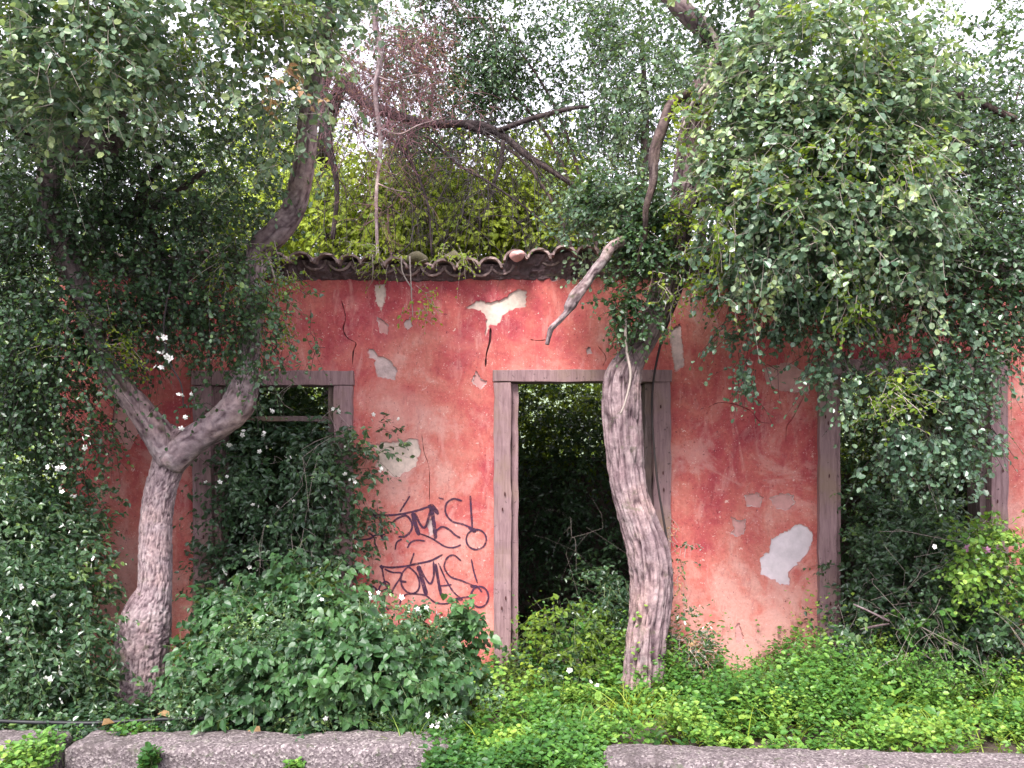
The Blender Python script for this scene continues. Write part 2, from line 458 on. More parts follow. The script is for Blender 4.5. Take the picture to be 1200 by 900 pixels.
# ------------------------------------------------------------------ kerb blocks
def kerb_block(px0, px1, d0, d1, top, label, seed, depth=0.30):
    a = P(px0, 0, d0); b = P(px1, 0, d1)
    L = math.hypot(b.x - a.x, b.y - a.y); ang = math.atan2(b.y - a.y, b.x - a.x)
    prof = []
    h = top + 0.17
    rr = 0.035
    # cross-section (y depth from the front face, z) : front bottom -> top rounded -> rear bottom
    pts = [(0, -h), (0, -h * 0.5), (0, -rr)] + [(rr - rr * math.cos(t), -rr + rr * math.sin(t)) for t in np.linspace(0.3, math.pi / 2, 4)]
    pts += [(y, 0) for y in np.linspace(rr, depth - rr, 8)[1:]]
    pts += [(depth - rr + rr * math.sin(t), -rr + rr * math.cos(t)) for t in np.linspace(0.3, math.pi / 2, 4)] + [(depth, -h)]
    pts = np.array(pts)
    nx = max(6, int(L / 0.025)); m = len(pts)
    s = np.linspace(0, 1, nx + 1)
    V = np.zeros((nx + 1, m, 3))
    for i, t in enumerate(s):
        e = min(t * L, (1 - t) * L)
        sh = 0.03 * max(0, 1 - e / 0.05) ** 2
        V[i, :, 0] = t * L
        V[i, :, 1] = np.where(pts[:, 0] < depth / 2, pts[:, 0] + sh, pts[:, 0] - sh)
        V[i, :, 2] = np.minimum(pts[:, 1], -sh)
    V = V.reshape(-1, 3)
    nz = np.stack([fbm(V * 5 + seed, seed + k) - 0.47 for k in range(3)], -1) * 0.045
    nz += np.stack([vnoise(V * 34, seed + k + 5) - 0.5 for k in range(3)], -1) * 0.011
    V = V + nz
    i = np.arange(nx)[:, None] * m; j = np.arange(m - 1)[None, :]
    Q = np.stack([i + j, i + m + j, i + m + j + 1, i + j + 1], -1).reshape(-1, 4)
    b0 = Batch(); b0.add(V, Q)
    # end caps as strips between front and rear halves
    for base in (0, nx * m):
        idx = [base + k for k in range(m)]
        q = [(idx[k], idx[k + 1], idx[m - 2 - k], idx[m - 1 - k]) for k in range(m // 2 - 1)]
        q = np.array(q) if base == 0 else np.array([t[::-1] for t in q])
        b0.Q.append(q)
    me = b0.mesh('kerb_stone', True)
    o = link('kerb_stone', me, M['kerb'])
    o.location = (a.x, a.y, top); o.rotation_euler = (0, 0, ang)
    return tag(o, label, 'kerb', 'kerb stones along the verge')
kerb_block(-190, 57, 4.60, 4.62, 0.12, 'short rough kerb stone at the far left, cut by the photo edge', 3)
kerb_block(73, 528, 4.62, 4.60, 0.12, 'long rough grey kerb stone in front of the left tree and nettle bush', 11)
kerb_block(706, 1420, 4.42, 4.16, 0.115, 'long rough grey kerb stone in front of the bright green herbs and right tree', 23)

# ------------------------------------------------------------------ the ruined house
house = empty('ruined_house', (0, 0, 0))
tag(house, 'single storey ruin with flaking red plaster, three open doorways and graffiti', 'house')

def und(x, z):
    p = np.stack([np.asarray(x, float) * 1.1 + 7, np.asarray(x, float) * 0 + 3.3, np.asarray(z, float) * 1.1 + 2], -1)
    return (fbm(p, 41, 3) - 0.43) * 0.05

rnd = random.Random(4)
def rough_poly(pts, amp, step):
    """subdivide a closed px outline and jitter it"""
    pts = [Vector(PW(*p)) for p in pts]
    out = []
    wdt = max(p.x for p in pts) - min(p.x for p in pts)
    if wdt < .2: step *= .5; amp *= .75
    for i in range(len(pts)):
        a, b = pts[i], pts[(i + 1) % len(pts)]
        n = max(1, int((b - a).length / step))
        for k in range(n):
            p = a.lerp(b, k / n)
            out.append((p.x + rnd.uniform(-amp, amp), p.y + rnd.uniform(-amp, amp)))
    return out

def stroke_poly(pts, w0):
    """thin closed outline (px) around a polyline"""
    c = catmull([PW(*p) for p in pts], 4)
    t = nrm(np.gradient(c, axis=0)); nn = np.stack([-t[:, 1], t[:, 0]], -1)
    w = np.array([w0 * (0.25 + 0.85 * rnd.random()) for _ in c]); w[0] = w[-1] = w0 * 0.15
    A = c + nn * w[:, None] / 2; B = c - nn * w[:, None] / 2
    return [tuple(p) for p in A] + [tuple(p) for p in B[::-1]]

def zo(ox, oy, k, pts): return [(ox + x / k, oy + y / k) for x, y in pts]
OPEN = [[(236, 830), (236, 435), (408, 435), (408, 830)],
        [(583, 830), (583, 435), (781, 435), (781, 830)],
        [(962, 830), (962, 424), (1172, 424), (1172, 830)]]
patches = [
    ('under_pale', zo(800, 600, 3, [(380, 60), (400, 40), (425, 45), (455, 65), (462, 100), (445, 140), (405, 185), (378, 210), (375, 262), (345, 255), (310, 235), (272, 220), (270, 165), (300, 140), (310, 95), (345, 78)]), 'large white flaked patch on the right pier'),
    ('under_pink', zo(800, 600, 3, [(168, 12), (195, 30), (222, 25), (218, 75), (190, 85), (165, 78), (182, 60)]), None),
    ('under_pink', zo(800, 300, 3, [(300, 850), (345, 835), (390, 840), (398, 870), (370, 895), (330, 890)]), None),
    ('under_pink', zo(800, 300, 3, [(215, 840), (260, 832), (285, 850), (270, 885), (225, 880)]), None),
    ('under_beige', zo(400, 300, 3, [(105, 665), (150, 655), (265, 640), (280, 690), (255, 745), (190, 785), (150, 760), (120, 740), (130, 700)]), 'squarish beige patch above the graffiti'),
    ('under', zo(400, 300, 3, [(95, 330), (115, 325), (125, 345), (175, 370), (200, 405), (185, 440), (130, 425), (115, 390), (120, 365), (92, 360)]), None),
    ('under_beige', zo(400, 300, 3, [(115, 100), (155, 100), (160, 150), (140, 195), (120, 160)]), None),
    ('under_pink', zo(400, 300, 3, [(122, 210), (165, 240), (165, 275), (135, 270)]), None),
    ('under_beige', zo(400, 300, 3, [(435, 185), (490, 150), (510, 165), (570, 150), (620, 115), (650, 120), (650, 175), (600, 190), (570, 210), (545, 245), (525, 240), (505, 280), (510, 210), (480, 190)]), 'forked pale patch above the middle doorway'),
    ('under_pink', zo(400, 300, 3, [(455, 440), (475, 405), (490, 430), (515, 440), (490, 470)]), None),
    ('under', [(783, 388), (797, 379), (803, 428), (791, 437), (787, 415)], None),
    ('under', [(1012, 345), (1034, 338), (1050, 350), (1046, 385), (1020, 396), (1010, 375)], None),
    ('under_pink', [(895, 432), (925, 424), (950, 440), (948, 462), (915, 458), (898, 450)], None),
    ('under_pink', [(134, 470), (160, 455), (166, 500), (150, 530), (130, 505)], None),
    ('under', [(473, 378), (481, 372), (484, 382), (477, 388)], None),
    ('under', [(500, 612), (507, 606), (510, 622), (503, 630)], None),
    ('under_pink', [(640, 437 - 115), (652, 318), (660, 326), (648, 331)], None),
    ('under_pink', [(861, 735), (866, 730), (872, 748), (863, 755)], None),
    ('under', [(686, 408), (692, 406), (694, 414), (688, 415)], None),
]
cracks = [
    ([(400, 352), (405, 372), (402, 385), (407, 396), (417, 402), (414, 412), (413, 428)], 0.013),
    ([(575, 384), (574, 400), (570, 415), (569, 430)], 0.022),
    ([(621, 398), (631, 399), (641, 398)], 0.008),
    ([(494, 508), (497, 530), (503, 550), (503, 592)], 0.006),
    ([(829, 478), (842, 472), (862, 474), (880, 482), (890, 494), (904, 496)], 0.007),
    ([(944, 460), (930, 488), (922, 500), (921, 520)], 0.006),
    ([(700, 405), (710, 418), (706, 430)], 0.006),
]
def inside(pts, poly):
    """even-odd test, numpy"""
    x, y = pts[:, 0], pts[:, 1]; c = np.zeros(len(pts), bool)
    q = np.array([(p[0], p[1]) for p in poly]); r = np.roll(q, 1, axis=0)
    for (xi, yi), (xj, yj) in zip(q, r):
        if yi == yj: continue
        c ^= ((yi > y) != (yj > y)) & (x < (xj - xi) * (y - yi) / (yj - yi) + xi)
    return c

def cdt_faces(verts, loops):
    """constrained triangulation; loops are index lists"""
    ed = [(l[i], l[(i + 1) % len(l)]) for l in loops for i in range(len(l))]
    vo, eo, fo, ov, oe, of = delaunay_2d_cdt(verts, ed, [], 0, 1e-5)
    A = np.array([(v.x, v.y) for v in vo]); Fc = np.array(fo)
    return A, Fc, A[Fc].mean(axis=1)

X0, X1, Z0, Z1 = -3.42, 5.9, -0.15, 3.09
def build_facade():
    verts = []; edges = []; faces = []
    def loop(pts):
        s = len(verts)
        verts.extend([Vector(p) for p in pts])
        faces.append(list(range(s, s + len(pts))))
    outer = []
    nxx = 120
    for k in range(nxx): outer.append((X0 + (X1 - X0) * k / nxx, Z0))
    outer += [(X1, Z0), (X1, 1.0), (X1, 2.0)]
    for k in range(nxx + 1):
        x = X1 + (X0 - X1) * k / nxx
        outer.append((x, Z1 + 0.0))
    outer += [(X0, 2.0), (X0, 1.0)]
    loop(outer)
    holes = []
    for q in OPEN:
        (xa, za), (xb, zb) = PW(*q[0]), PW(*q[2])
        pts = [(xa, Z0 + 0.02)]
        for k in range(1, 40): pts.append((xa + rnd.uniform(-.003, .003), Z0 + 0.02 + (zb - Z0 - 0.02) * k / 40))
        pts.append((xa, zb))
        for k in range(1, 20): pts.append((xa + (xb - xa) * k / 20, zb + rnd.uniform(-.003, .003)))
        pts.append((xb, zb))
        for k in range(1, 40): pts.append((xb + rnd.uniform(-.003, .003), zb + (Z0 + 0.02 - zb) * k / 40))
        pts.append((xb, Z0 + 0.02))
        holes.append(('open', pts, None))
    for mk, pts, lab in patches:
        holes.append((mk, rough_poly(pts, 0.009, 0.016), lab))
    for pts, w in cracks:
        holes.append(('crack', stroke_poly(pts, w), None))
    for h in holes: loop(h[1])
    # relief points of the sheet
    for a in np.arange(X0 + 0.05, X1, 0.09):
        for c in np.arange(Z0 + 0.05, Z1 - 0.03, 0.09):
            verts.append(Vector((a + rnd.uniform(-.02, .02), c + rnd.uniform(-.02, .02))))
    V2, Fc, cen = cdt_faces(verts, faces)
    km = inside(cen, outer)
    for h in holes: km &= ~inside(cen, h[1])
    keep = Fc[km].tolist()
    y = und(V2[:, 0], V2[:, 1]) + 0.0
    n = len(V2)
    bm = bmesh.new()
    bv = [bm.verts.new((V2[i, 0], y[i], V2[i, 1])) for i in range(n)]
    for f in keep:
        try:
            g = bm.faces.new([bv[i] for i in f])
        except ValueError:
            pass
    bmesh.ops.recalc_face_normals(bm, faces=bm.faces)
    # make the sheet 12 mm thick (0.30 m at its outer rim and openings)
    for f in bm.faces:
        f.normal_update()
    if sum(f.normal.y for f in bm.faces) > 0:
        bmesh.ops.reverse_faces(bm, faces=bm.faces)
    bnd = [e for e in bm.edges if e.is_boundary]
    r = bmesh.ops.extrude_edge_only(bm, edges=bnd)
    for v in [g for g in r['geom'] if isinstance(g, bmesh.types.BMVert)]:
        v.co.y += 0.020
    for v in [v for v in bm.verts if not v.link_edges]: bm.verts.remove(v)
    me = bpy.data.meshes.new('wall'); bm.to_mesh(me); bm.free()
    for p in me.polygons: p.use_smooth = False
    w = link('wall', me, M['plaster'], house)
    # bared patches: the coat below shows 9 mm further in
    for k, (mk, pts, lab) in enumerate(holes):
        if mk == 'open': continue
        vs = [Vector(p) for p in pts]
        c = sum(vs, Vector((0, 0))) / len(vs)
        big = [c + (p - c) * 1.03 + (p - c).normalized() * 0.002 for p in vs] if mk != 'crack' else vs
        extra = []
        if mk != 'crack':
            mnx, mxx = min(p.x for p in vs), max(p.x for p in vs); mnz, mxz = min(p.y for p in vs), max(p.y for p in vs)
            for a in np.arange(mnx, mxx, 0.05):
                for cc in np.arange(mnz, mxz, 0.05): extra.append(Vector((a, cc)))
        A, Fc, cen = cdt_faces(big + extra, [list(range(len(big)))])
        fo = Fc[inside(cen, big)]
        dep = 0.014 if mk != 'crack' else 0.018
        yy = und(A[:, 0], A[:, 1]) + dep
        if mk != 'crack':
            yy = yy + (vnoise(np.stack([A[:, 0] * 40, A[:, 1] * 0, A[:, 1] * 40], -1), 3) - 0.5) * 0.004
        me = bpy.data.meshes.new('patch')
        me.from_pydata([(a, b, c2) for (a, c2), b in zip(A, yy)], [], [list(f) for f in fo])
        o = link('plaster_patch' if mk != 'crack' else 'crack', me, M[mk], house)
        if lab: o['label'] = lab
        mm = np.array(pts)
        if mk == 'crack' or np.ptp(mm[:, 0]) < .09: continue
        t = nrm(np.roll(mm, -1, 0) - np.roll(mm, 1, 0)); nn = np.stack([t[:, 1], -t[:, 0]], -1)
        area = np.sum(mm[:, 0] * np.roll(mm[:, 1], -1) - np.roll(mm[:, 0], -1) * mm[:, 1])
        if area < 0: nn = -nn
        wv = np.array([max(.0015, .004 + .009 * (2 * noise.noise(Vector((p[0] * 26, p[1] * 26, k)))) ) for p in mm])
        inn_ = [Vector(p - q * w_) for p, q, w_ in zip(mm, nn, wv)]
        out_ = [Vector(p + q * .002) for p, q in zip(mm, nn)]
        A, Fc, cen = cdt_faces(out_ + inn_, [list(range(len(mm))), list(range(len(mm), 2 * len(mm)))])
        Fc = Fc[inside(cen, out_) & ~inside(cen, inn_)]
        lip = bpy.data.meshes.new('plaster_lip')
        lip.from_pydata([(a, b, c2) for (a, c2), b in zip(A, und(A[:, 0], A[:, 1]) + .007 + .003 * vnoise(np.stack([A[:, 0] * 50, 0 * A[:, 0], A[:, 1] * 50], -1), 8))], [], [list(f) for f in Fc])
        link('plaster_lip', lip, M['under_pink'] if mk != 'under_pink' else M['under'], o)
build_facade()

def box_bm(bm, x0, x1, y0, y1, z0, z1, jit=0.0, seg=1):
    r = bmesh.ops.create_cube(bm, size=1)
    vs = r['verts']
    for v in vs:
        v.co = Vector(((x0 + x1) / 2 + v.co.x * (x1 - x0), (y0 + y1) / 2 + v.co.y * (y1 - y0), (z0 + z1) / 2 + v.co.z * (z1 - z0)))
    return vs

def rough_box(name, x0, x1, y0, y1, z0, z1, mat, parent, bev=0.006, amp=0.003, cut=0.08, seed=0):
    bm = bmesh.new()
    box_bm(bm, x0, x1, y0, y1, z0, z1)
    for ax, (lo, hi) in enumerate(((x0, x1), (y0, y1), (z0, z1))):
        for c in np.arange(lo + cut, hi - cut * 0.5, cut):
            no = [0, 0, 0]; no[ax] = 1; co = [0, 0, 0]; co[ax] = c
            bmesh.ops.bisect_plane(bm, geom=bm.verts[:] + bm.edges[:] + bm.faces[:], plane_co=co, plane_no=no)
    sharp = [e for e in bm.edges if e.calc_face_angle(0) > 0.8]
    if bev: bmesh.ops.bevel(bm, geom=sharp, offset=bev, segments=2, affect='EDGES', profile=0.6)
    for v in bm.verts:
        nv = noise.noise_vector(v.co * 9 + Vector((seed, seed * 2, 0)))
        v.co += nv * amp * 2
    me = bpy.data.meshes.new(name); bm.to_mesh(me); bm.free()
    return link(name, me, mat, parent)

# masonry core behind the plaster sheet: piers and lintel course, butted end to end
def wx(px): return PW(px, 0)[0]
def wz(py): return PW(0, py)[1]
core_y0, core_y1 = 0.030, 0.36
ops = [(wx(236), wx(408), wz(435)), (wx(583), wx(781), wz(435)), (wx(962), wx(1172), wz(424))]
edges_x = [X0 + 0.01] + [v for o in ops for v in o[:2]] + [X1 - 0.01]
for k in range(0, len(edges_x), 2):
    a, b = edges_x[k], edges_x[k + 1]
    rough_box('masonry_pier', a + (0.004 if k else 0), b - 0.004, core_y0, core_y1, Z0, 2.43, M['inner'], house, 0, 0.0, 0.6, k)
rough_box('masonry_course', X0 + 0.01, X1 - 0.01, core_y0, core_y1, 2.434, Z1 - 0.005, M['inner'], house, 0, 0.0, 0.8, 9)
for k, (a, b, z) in enumerate(ops):      # timber behind each frame head
    if z < 2.41: rough_box('lintel_beam', a + 0.006, b - 0.006, core_y0 + 0.1, core_y1 - 0.02, z + 0.002, 2.43, M['wood_dark'], house, 0, 0.0, 0.6, k)
# plaster reveal strips (sides of the masonry seen inside the openings) come from the frames
rough_box('side_wall', X0 + 0.01, X0 + 0.33, core_y1 + 0.004, 3.2, Z0, 3.0, M['inner'], house, 0, 0.004, 0.5, 4)
rough_box('side_wall', X1 - 0.33, X1 - 0.01, core_y1 + 0.004, 3.2, Z0, 3.0, M['inner'], house, 0, 0.004, 0.5, 5)
rough_box('added_rear_wall', X0 + 0.01, X1 - 0.01, 3.204, 3.5, Z0, 1.75, M['inner'], house, 0, 0.02, 0.3, 6)  # added to keep the bright background from showing through the doorways

# door frames
def frame(px0, px1, pyt, w, mat, label, seed, transom=None, wl=None):
    fr = empty('door_frame', (0, 0, 0)); fr.parent = house
    if label: fr['label'] = label
    x0, x1, zt = wx(px0), wx(px1), wz(pyt)
    s = w / 154.9
    sl = (wl or w) / 154.9
    for side in (0, 1):
        a = x0 if side == 0 else x1 - sl
        j = rough_box('jamb', a, a + sl, -0.045, 0.10, -0.1, zt - s - 0.002, mat, fr, 0.006, 0.005, 0.09, seed + side)
        b = a + sl + 0.002 if side == 0 else a - 0.054
        k = rough_box('rebate', b, b + 0.052, 0.02, 0.20, -0.1, zt - s - 0.004, M['wood_dark'] if side else mat, fr, 0.004, 0.004, 0.09, seed + side + 4)
    rough_box('lintel', x0 - 0.01, x1 + 0.01, -0.048, 0.12, zt - s, zt, mat, fr, 0.006, 0.004, 0.09, seed + 8)
    # nail holes and knots
    rr = random.Random(seed)
    for q in range(7):
        side = q % 2
        cx = (x0 + sl * rr.uniform(.3, .7)) if side == 0 else (x1 - sl * rr.uniform(.3, .7))
        cz = rr.uniform(0.4, zt - 0.2)
        bm = bmesh.new()
        bmesh.ops.create_circle(bm, cap_ends=True, segments=9, radius=1)
        for v in bm.verts:
            x, y = v.co.x, v.co.y
            v.co = Vector((cx + x * 0.006, -0.0565, cz + y * rr.uniform(0.012, 0.02)))
        me = bpy.data.meshes.new('nail_hole'); bm.to_mesh(me); bm.free()
        link('nail_hole', me, M['crack'], fr)
    if transom:
        rough_box('transom_bar', x0 + sl + 0.005, x1 - sl - 0.005, 0.06, 0.11, wz(transom) - 0.02, wz(transom) + 0.02, M['wood_dark'], fr, 0.004, 0.003, 0.09, seed)
    return fr
frame(228, 414, 435, 17, M['wood'], 'frame of the left doorway with a horizontal bar near its top', 11, 490, 22)
frame(579, 785, 434, 14, M['wood'], 'pinkish wooden frame of the middle doorway', 22, None, 20)
frame(958, 1178, 422, 18, M['wood'], 'dark weathered frame of the right doorway', 33, None, 20)

# graffiti: two tags reading TOMAS! painted one above the other
def gz(pts): return [(400 + x / 5.625, 560 + y / 5.625) for x, y in pts]
def circ(cx, cy, rx, ry, a0=0.3, n=14, turn=6.6): return [(cx + rx * math.cos(a0 + t), cy + ry * math.sin(a0 + t)) for t in np.linspace(0, turn, n)]
up = [([(200, 212), (212, 245), (240, 262)], 30), ([(205, 243), (300, 247), (400, 238), (500, 215), (575, 190)], 17),
      ([(250, 250), (268, 320), (262, 370), (278, 412)], 20), ([(70, 395), (130, 408), (190, 400), (225, 378), (290, 372)], 16),
      ([(180, 360), (215, 390), (222, 430), (238, 468)], 13), ([(385, 225), (420, 170), (452, 118)], 14),
      ([(340, 290), (380, 262), (430, 250), (466, 300), (458, 350), (420, 385), (375, 388)], 17),
      ([(470, 228), (488, 305), (512, 378)], 34), ([(482, 232), (528, 318), (556, 320), (578, 250), (592, 188)], 20),
      ([(570, 195), (600, 185), (640, 240)], 30), ([(592, 190), (610, 300), (622, 402)], 32),
      ([(512, 365), (600, 400), (680, 450), (740, 458), (790, 440)], 13), ([(625, 348), (665, 322), (710, 340), (750, 375), (785, 396)], 16),
      ([(797, 152), (740, 138), (694, 168), (688, 230), (730, 285), (800, 305), (860, 330), (905, 345)], 15),
      ([(850, 118), (855, 200), (864, 335)], 17), (circ(890, 405, 66, 66), 15), ([(840, 325), (865, 345), (890, 350)], 26),
      ([(355, 475), (366, 425), (400, 402)], 13), ([(435, 462), (458, 425), (500, 410), (552, 416)], 13), ([(640, 130), (675, 140)], 12)]
lo = [([(262, 583), (330, 590), (420, 582), (500, 565), (590, 545), (668, 505)], 16), ([(258, 575), (275, 600)], 28),
      ([(268, 585), (288, 690), (334, 762)], 14), ([(285, 600), (335, 622), (400, 632), (352, 715), (322, 772)], 15),
      ([(205, 708), (250, 745), (300, 730), (316, 700), (290, 683), (255, 715), (248, 765), (270, 812), (312, 872)], 14),
      ([(455, 567), (468, 530), (480, 493)], 13), ([(432, 590), (396, 640), (400, 710), (440, 755), (490, 755), (516, 710), (500, 640), (452, 592), (432, 590)], 15),
      ([(385, 680), (430, 686)], 18), ([(508, 578), (530, 660), (562, 772)], 34), ([(522, 600), (560, 670), (590, 696), (610, 640), (608, 548)], 16),
      ([(622, 565), (640, 680), (660, 778)], 24), ([(640, 560), (690, 670), (740, 750), (800, 802)], 13), ([(645, 712), (690, 708), (728, 702)], 12),
      ([(385, 832), (400, 790), (440, 765), (550, 772), (620, 820), (700, 826), (760, 795), (850, 780)], 12), ([(755, 795), (800, 800)], 22),
      ([(792, 547), (740, 508), (695, 530), (680, 590), (720, 650), (790, 675), (850, 700), (900, 720), (928, 752)], 14),
      ([(857, 535), (875, 620), (898, 692)], 14), (circ(912, 782, 58, 68), 15), ([(850, 712), (900, 716)], 24)]
def graffiti(strokes, label, lift):
    B = Batch()
    for k, (pts, w) in enumerate(strokes):
        c = np.array([PW(*p) for p in gz(catmull(pts, 7))])
        t = nrm(np.gradient(c, axis=0)); nn = np.stack([-t[:, 1], t[:, 0]], -1)
        wid = np.full(len(c), 0.82 * w / 5.625 / 154.9) * (0.86 + 0.28 * np.random.RandomState(k).rand(len(c)))
        wid[0] *= 0.5; wid[-1] *= 0.45
        off = lift + k * 0.00012
        rows = []
        for f in (-0.5, 0, 0.5):
            q = c + nn * wid[:, None] * f
            rows.append(np.stack([q[:, 0], und(q[:, 0], q[:, 1]) - off, q[:, 1]], -1))
        V = np.stack(rows, 1).reshape(-1, 3); n = len(c)
        i = np.arange(n - 1)[:, None] * 3; j = np.arange(2)[None, :]
        B.add(V, np.stack([i + j, i + 3 + j, i + 4 + j, i + 1 + j], -1).reshape(-1, 4))
    o = link('graffiti', B.mesh('graffiti'), M['spray'], house)
    o['label'] = label
graffiti(up, 'upper dark violet spray painted tag reading TOMAS!', 0.0035)
graffiti(lo, 'lower dark violet spray painted tag reading TOMAS!', 0.0035)

# roof: curved clay tiles, laid cover and pan, with broken mortar below them; unseen rear part added for shade
roof = empty('roof', (0, 0, 0)); roof.parent = house
def tile_mesh(seed, up=True):
    r = random.Random(seed)
    L = 0.43; ns = 8
    V = []; 
    for i, t in enumerate((0, 0.5, 1)):
        rad = 0.094 - 0.016 * t
        for th, rr in ((0, rad), (1, rad - 0.017)):
            for k in range(ns + 1):
                a = math.pi * (0.04 + 0.92 * k / ns)
                z = rr * math.sin(a) * 0.92
                V.append((rr * math.cos(a) + r.uniform(-.0015, .0015), t * L + (r.uniform(-.008, .008) if i == 0 else 0), z if up else -z))
    m = ns + 1; Q = []
    for i in range(2):
        o = i * 2 * m; p = o + 2 * m
        for k in range(ns):
            Q.append((o + k, o + k + 1, p + k + 1, p + k))
            Q.append((o + m + k + 1, o + m + k, p + m + k, p + m + k + 1))
        Q.append((o, p, p + m, o + m)); Q.append((o + ns, o + m + ns, p + m + ns, p + ns))
    for k in range(ns):
        Q.append((k, m + k, m + k + 1, k + 1))
        e = 4 * m
        Q.append((e + k + 1, e + m + k + 1, e + m + k, e + k))
    if not up: Q = [q[::-1] for q in Q]
    return np_mesh('roof_tile', V, Q, None, False)
covers = [tile_mesh(s, True) for s in range(4)]; pans = [tile_mesh(s + 9, False) for s in range(3)]
for me in covers + pans: me.materials.append(M['tile'])
rt = random.Random(77)
PITCH = 0.176
def eave(x):        # sagging, stepped eave line read off the photograph
    px = 600 + x / 6.35 * F
    z = 0.0
    z += np.interp(px, [300, 345, 430, 470, 540, 590, 605, 660, 720, 800], [0.01, -0.005, -0.03, -0.045, -0.05, -0.035, 0.02, 0.045, 0.045, 0.03])
    return z
stuffB = Batch()
def tmat(loc, rx, ry, rz):
    return Matrix.Translation(loc) @ Matrix.Rotation(rz, 4, 'Z') @ Matrix.Rotation(rx, 4, 'X') @ Matrix.Rotation(ry, 4, 'Y')
slope = math.atan(0.12)
ncol = int((X1 - X0 - 0.1) / PITCH)
for c in range(ncol):
    x = X0 + 0.1 + c * PITCH
    ja = rt.uniform(-0.012, 0.012)
    for r in range(7):
        for kind in (0, 1):
            y = -0.17 + r * 0.36 + (rt.uniform(-0.03, 0.03) if r == 0 else 0) + (0.10 if kind else 0)
            z = 3.135 + eave(x) + (y + 0.17) * 0.12 + r * 0.004 + (0.0 if kind == 0 else 0.045) + rt.uniform(-.006, .006)
            Mx = tmat(Vector((x + ja + (PITCH / 2 if kind else 0), y, z)), slope - 0.03 + rt.uniform(-.03, .03), rt.uniform(-.07, .07), rt.uniform(-.05, .05))
            me = covers[rt.randrange(4)] if kind == 0 else pans[rt.randrange(3)]
            px = 600 + x / 6.3 * F
            if kind == 0 and r == 0 and 468 < px < 505: continue      # fallen, buried in moss and weeds
            if r < 2:
                o = bpy.data.objects.new('roof_tile', me); COL.objects.link(o); o.parent = roof; o.matrix_local = Mx
            else:
                V = np.array([Mx @ v.co for v in me.vertices]); Q = np.array([list(p.vertices) for p in me.polygons])
                stuffB.add(V, Q)
o = link('added_rear_tiles', stuffB.mesh('added_rear_tiles'), M['tile'], roof); o['kind'] = 'stuff'  # unseen rear rows, added with the boards to keep the interior dark
link('added_shade_boards', np_mesh('added_shade_boards', [(X0, -0.02, 3.095), (X1, -0.02, 3.095), (X1, 3.15, 3.335), (X0, 3.15, 3.335),
     (X0, -0.02, 3.07), (X1, -0.02, 3.07), (X1, 3.15, 3.31), (X0, 3.15, 3.31)],
     [(0, 1, 2, 3), (7, 6, 5, 4), (0, 4, 5, 1), (2, 6, 7, 3), (1, 5, 6, 2), (0, 3, 7, 4)]), M['shade_board'], roof)  # unseen ceiling, added to keep the rooms behind the doorways dark
# mortar and broken stone packed under the eave tiles
B = Batch()
n = int((X1 - X0) / 0.012); rows = 15
xs = np.linspace(X0, X1, n)
V = []
for i, x in enumerate(xs):
    ez = eave(x)
    for k in range(rows):
        t = k / (rows - 1)
        z = 3.035 + t * (0.15 + ez)
        y = -0.012 - 0.085 * math.sin(t * 1.6)
        V.append((x, y, z))
V = np.array(V)
V[:, 1] += (fbm(V * 9, 31) - 0.47) * 0.10 + (np.abs(vnoise(V * 26, 77) - 0.5)) * 0.07 + (vnoise(V * 60, 78) - 0.5) * 0.012
V[:, 2] += (fbm(V * 7 + 3, 12) - 0.47) * 0.06 * (np.arange(len(V)) % rows < 3)
V[np.arange(len(V)) % rows == 0, 1] = 0.02
i = np.arange(n - 1)[:, None] * rows; j = np.arange(rows - 1)[None, :]
B.add(V, np.stack([i + j, i + rows + j, i + rows + j + 1, i + j + 1], -1).reshape(-1, 4))
link('eave_mortar', B.mesh('eave_mortar'), M['rubble'], roof)

# ------------------------------------------------------------------ foliage machinery
def leaf_tmpl(kind):
    if kind == 'round':
        V = [(0, 0, 0), (0.28, 0.36, 0.10), (0.72, 0.34, 0.09), (1, 0, -0.04), (0.72, -0.34, 0.09), (0.28, -0.36, 0.10)]
        Q = [(0, 3, 2, 1), (0, 5, 4, 3)]
    elif kind == 'ovate':
        V = [(0, 0, 0), (0.22, 0.30, 0.08), (0.62, 0.24, 0.06), (1, 0, -0.10), (0.62, -0.24, 0.06), (0.22, -0.30, 0.08)]
        Q = [(0, 3, 2, 1), (0, 5, 4, 3)]
    elif kind == 'far':
        V = [(0, 0, 0), (0.45, 0.30, 0.08), (1, 0, -0.06), (0.45, -0.30, 0.08)]
        Q = [(0, 3, 2, 1)]
    elif kind == 'lance':
        V = [(0, 0, 0), (0.35, 0.15, 0.04), (0.7, 0.12, 0.02), (1, 0, -0.12), (0.7, -0.12, 0.02), (0.35, -0.15, 0.04)]
        Q = [(0, 3, 2, 1), (0, 5, 4, 3)]
    elif kind == 'heart':
        V = [(0.04, 0, 0), (-0.06, 0.20, 0.05), (0.10, 0.38, 0.10), (0.40, 0.36, 0.09), (0.72, 0.17, 0.0), (1.0, 0, -0.12), (0.5, 0, -0.01),
             (0.72, -0.17, 0.0), (0.40, -0.36, 0.09), (0.10, -0.38, 0.10), (-0.06, -0.20, 0.05)]
        Q = [(0, 3, 2, 1), (0, 6, 4, 3), (6, 5, 4, 4), (0, 10, 9, 8), (0, 8, 7, 6), (6, 7, 5, 5)]
        Q = [(0, 3, 2, 1), (0, 6, 4, 3), (0, 10, 9, 8), (0, 8, 7, 6), (4, 6, 7, 5)]
    return np.array(V, float), np.array(Q, int)

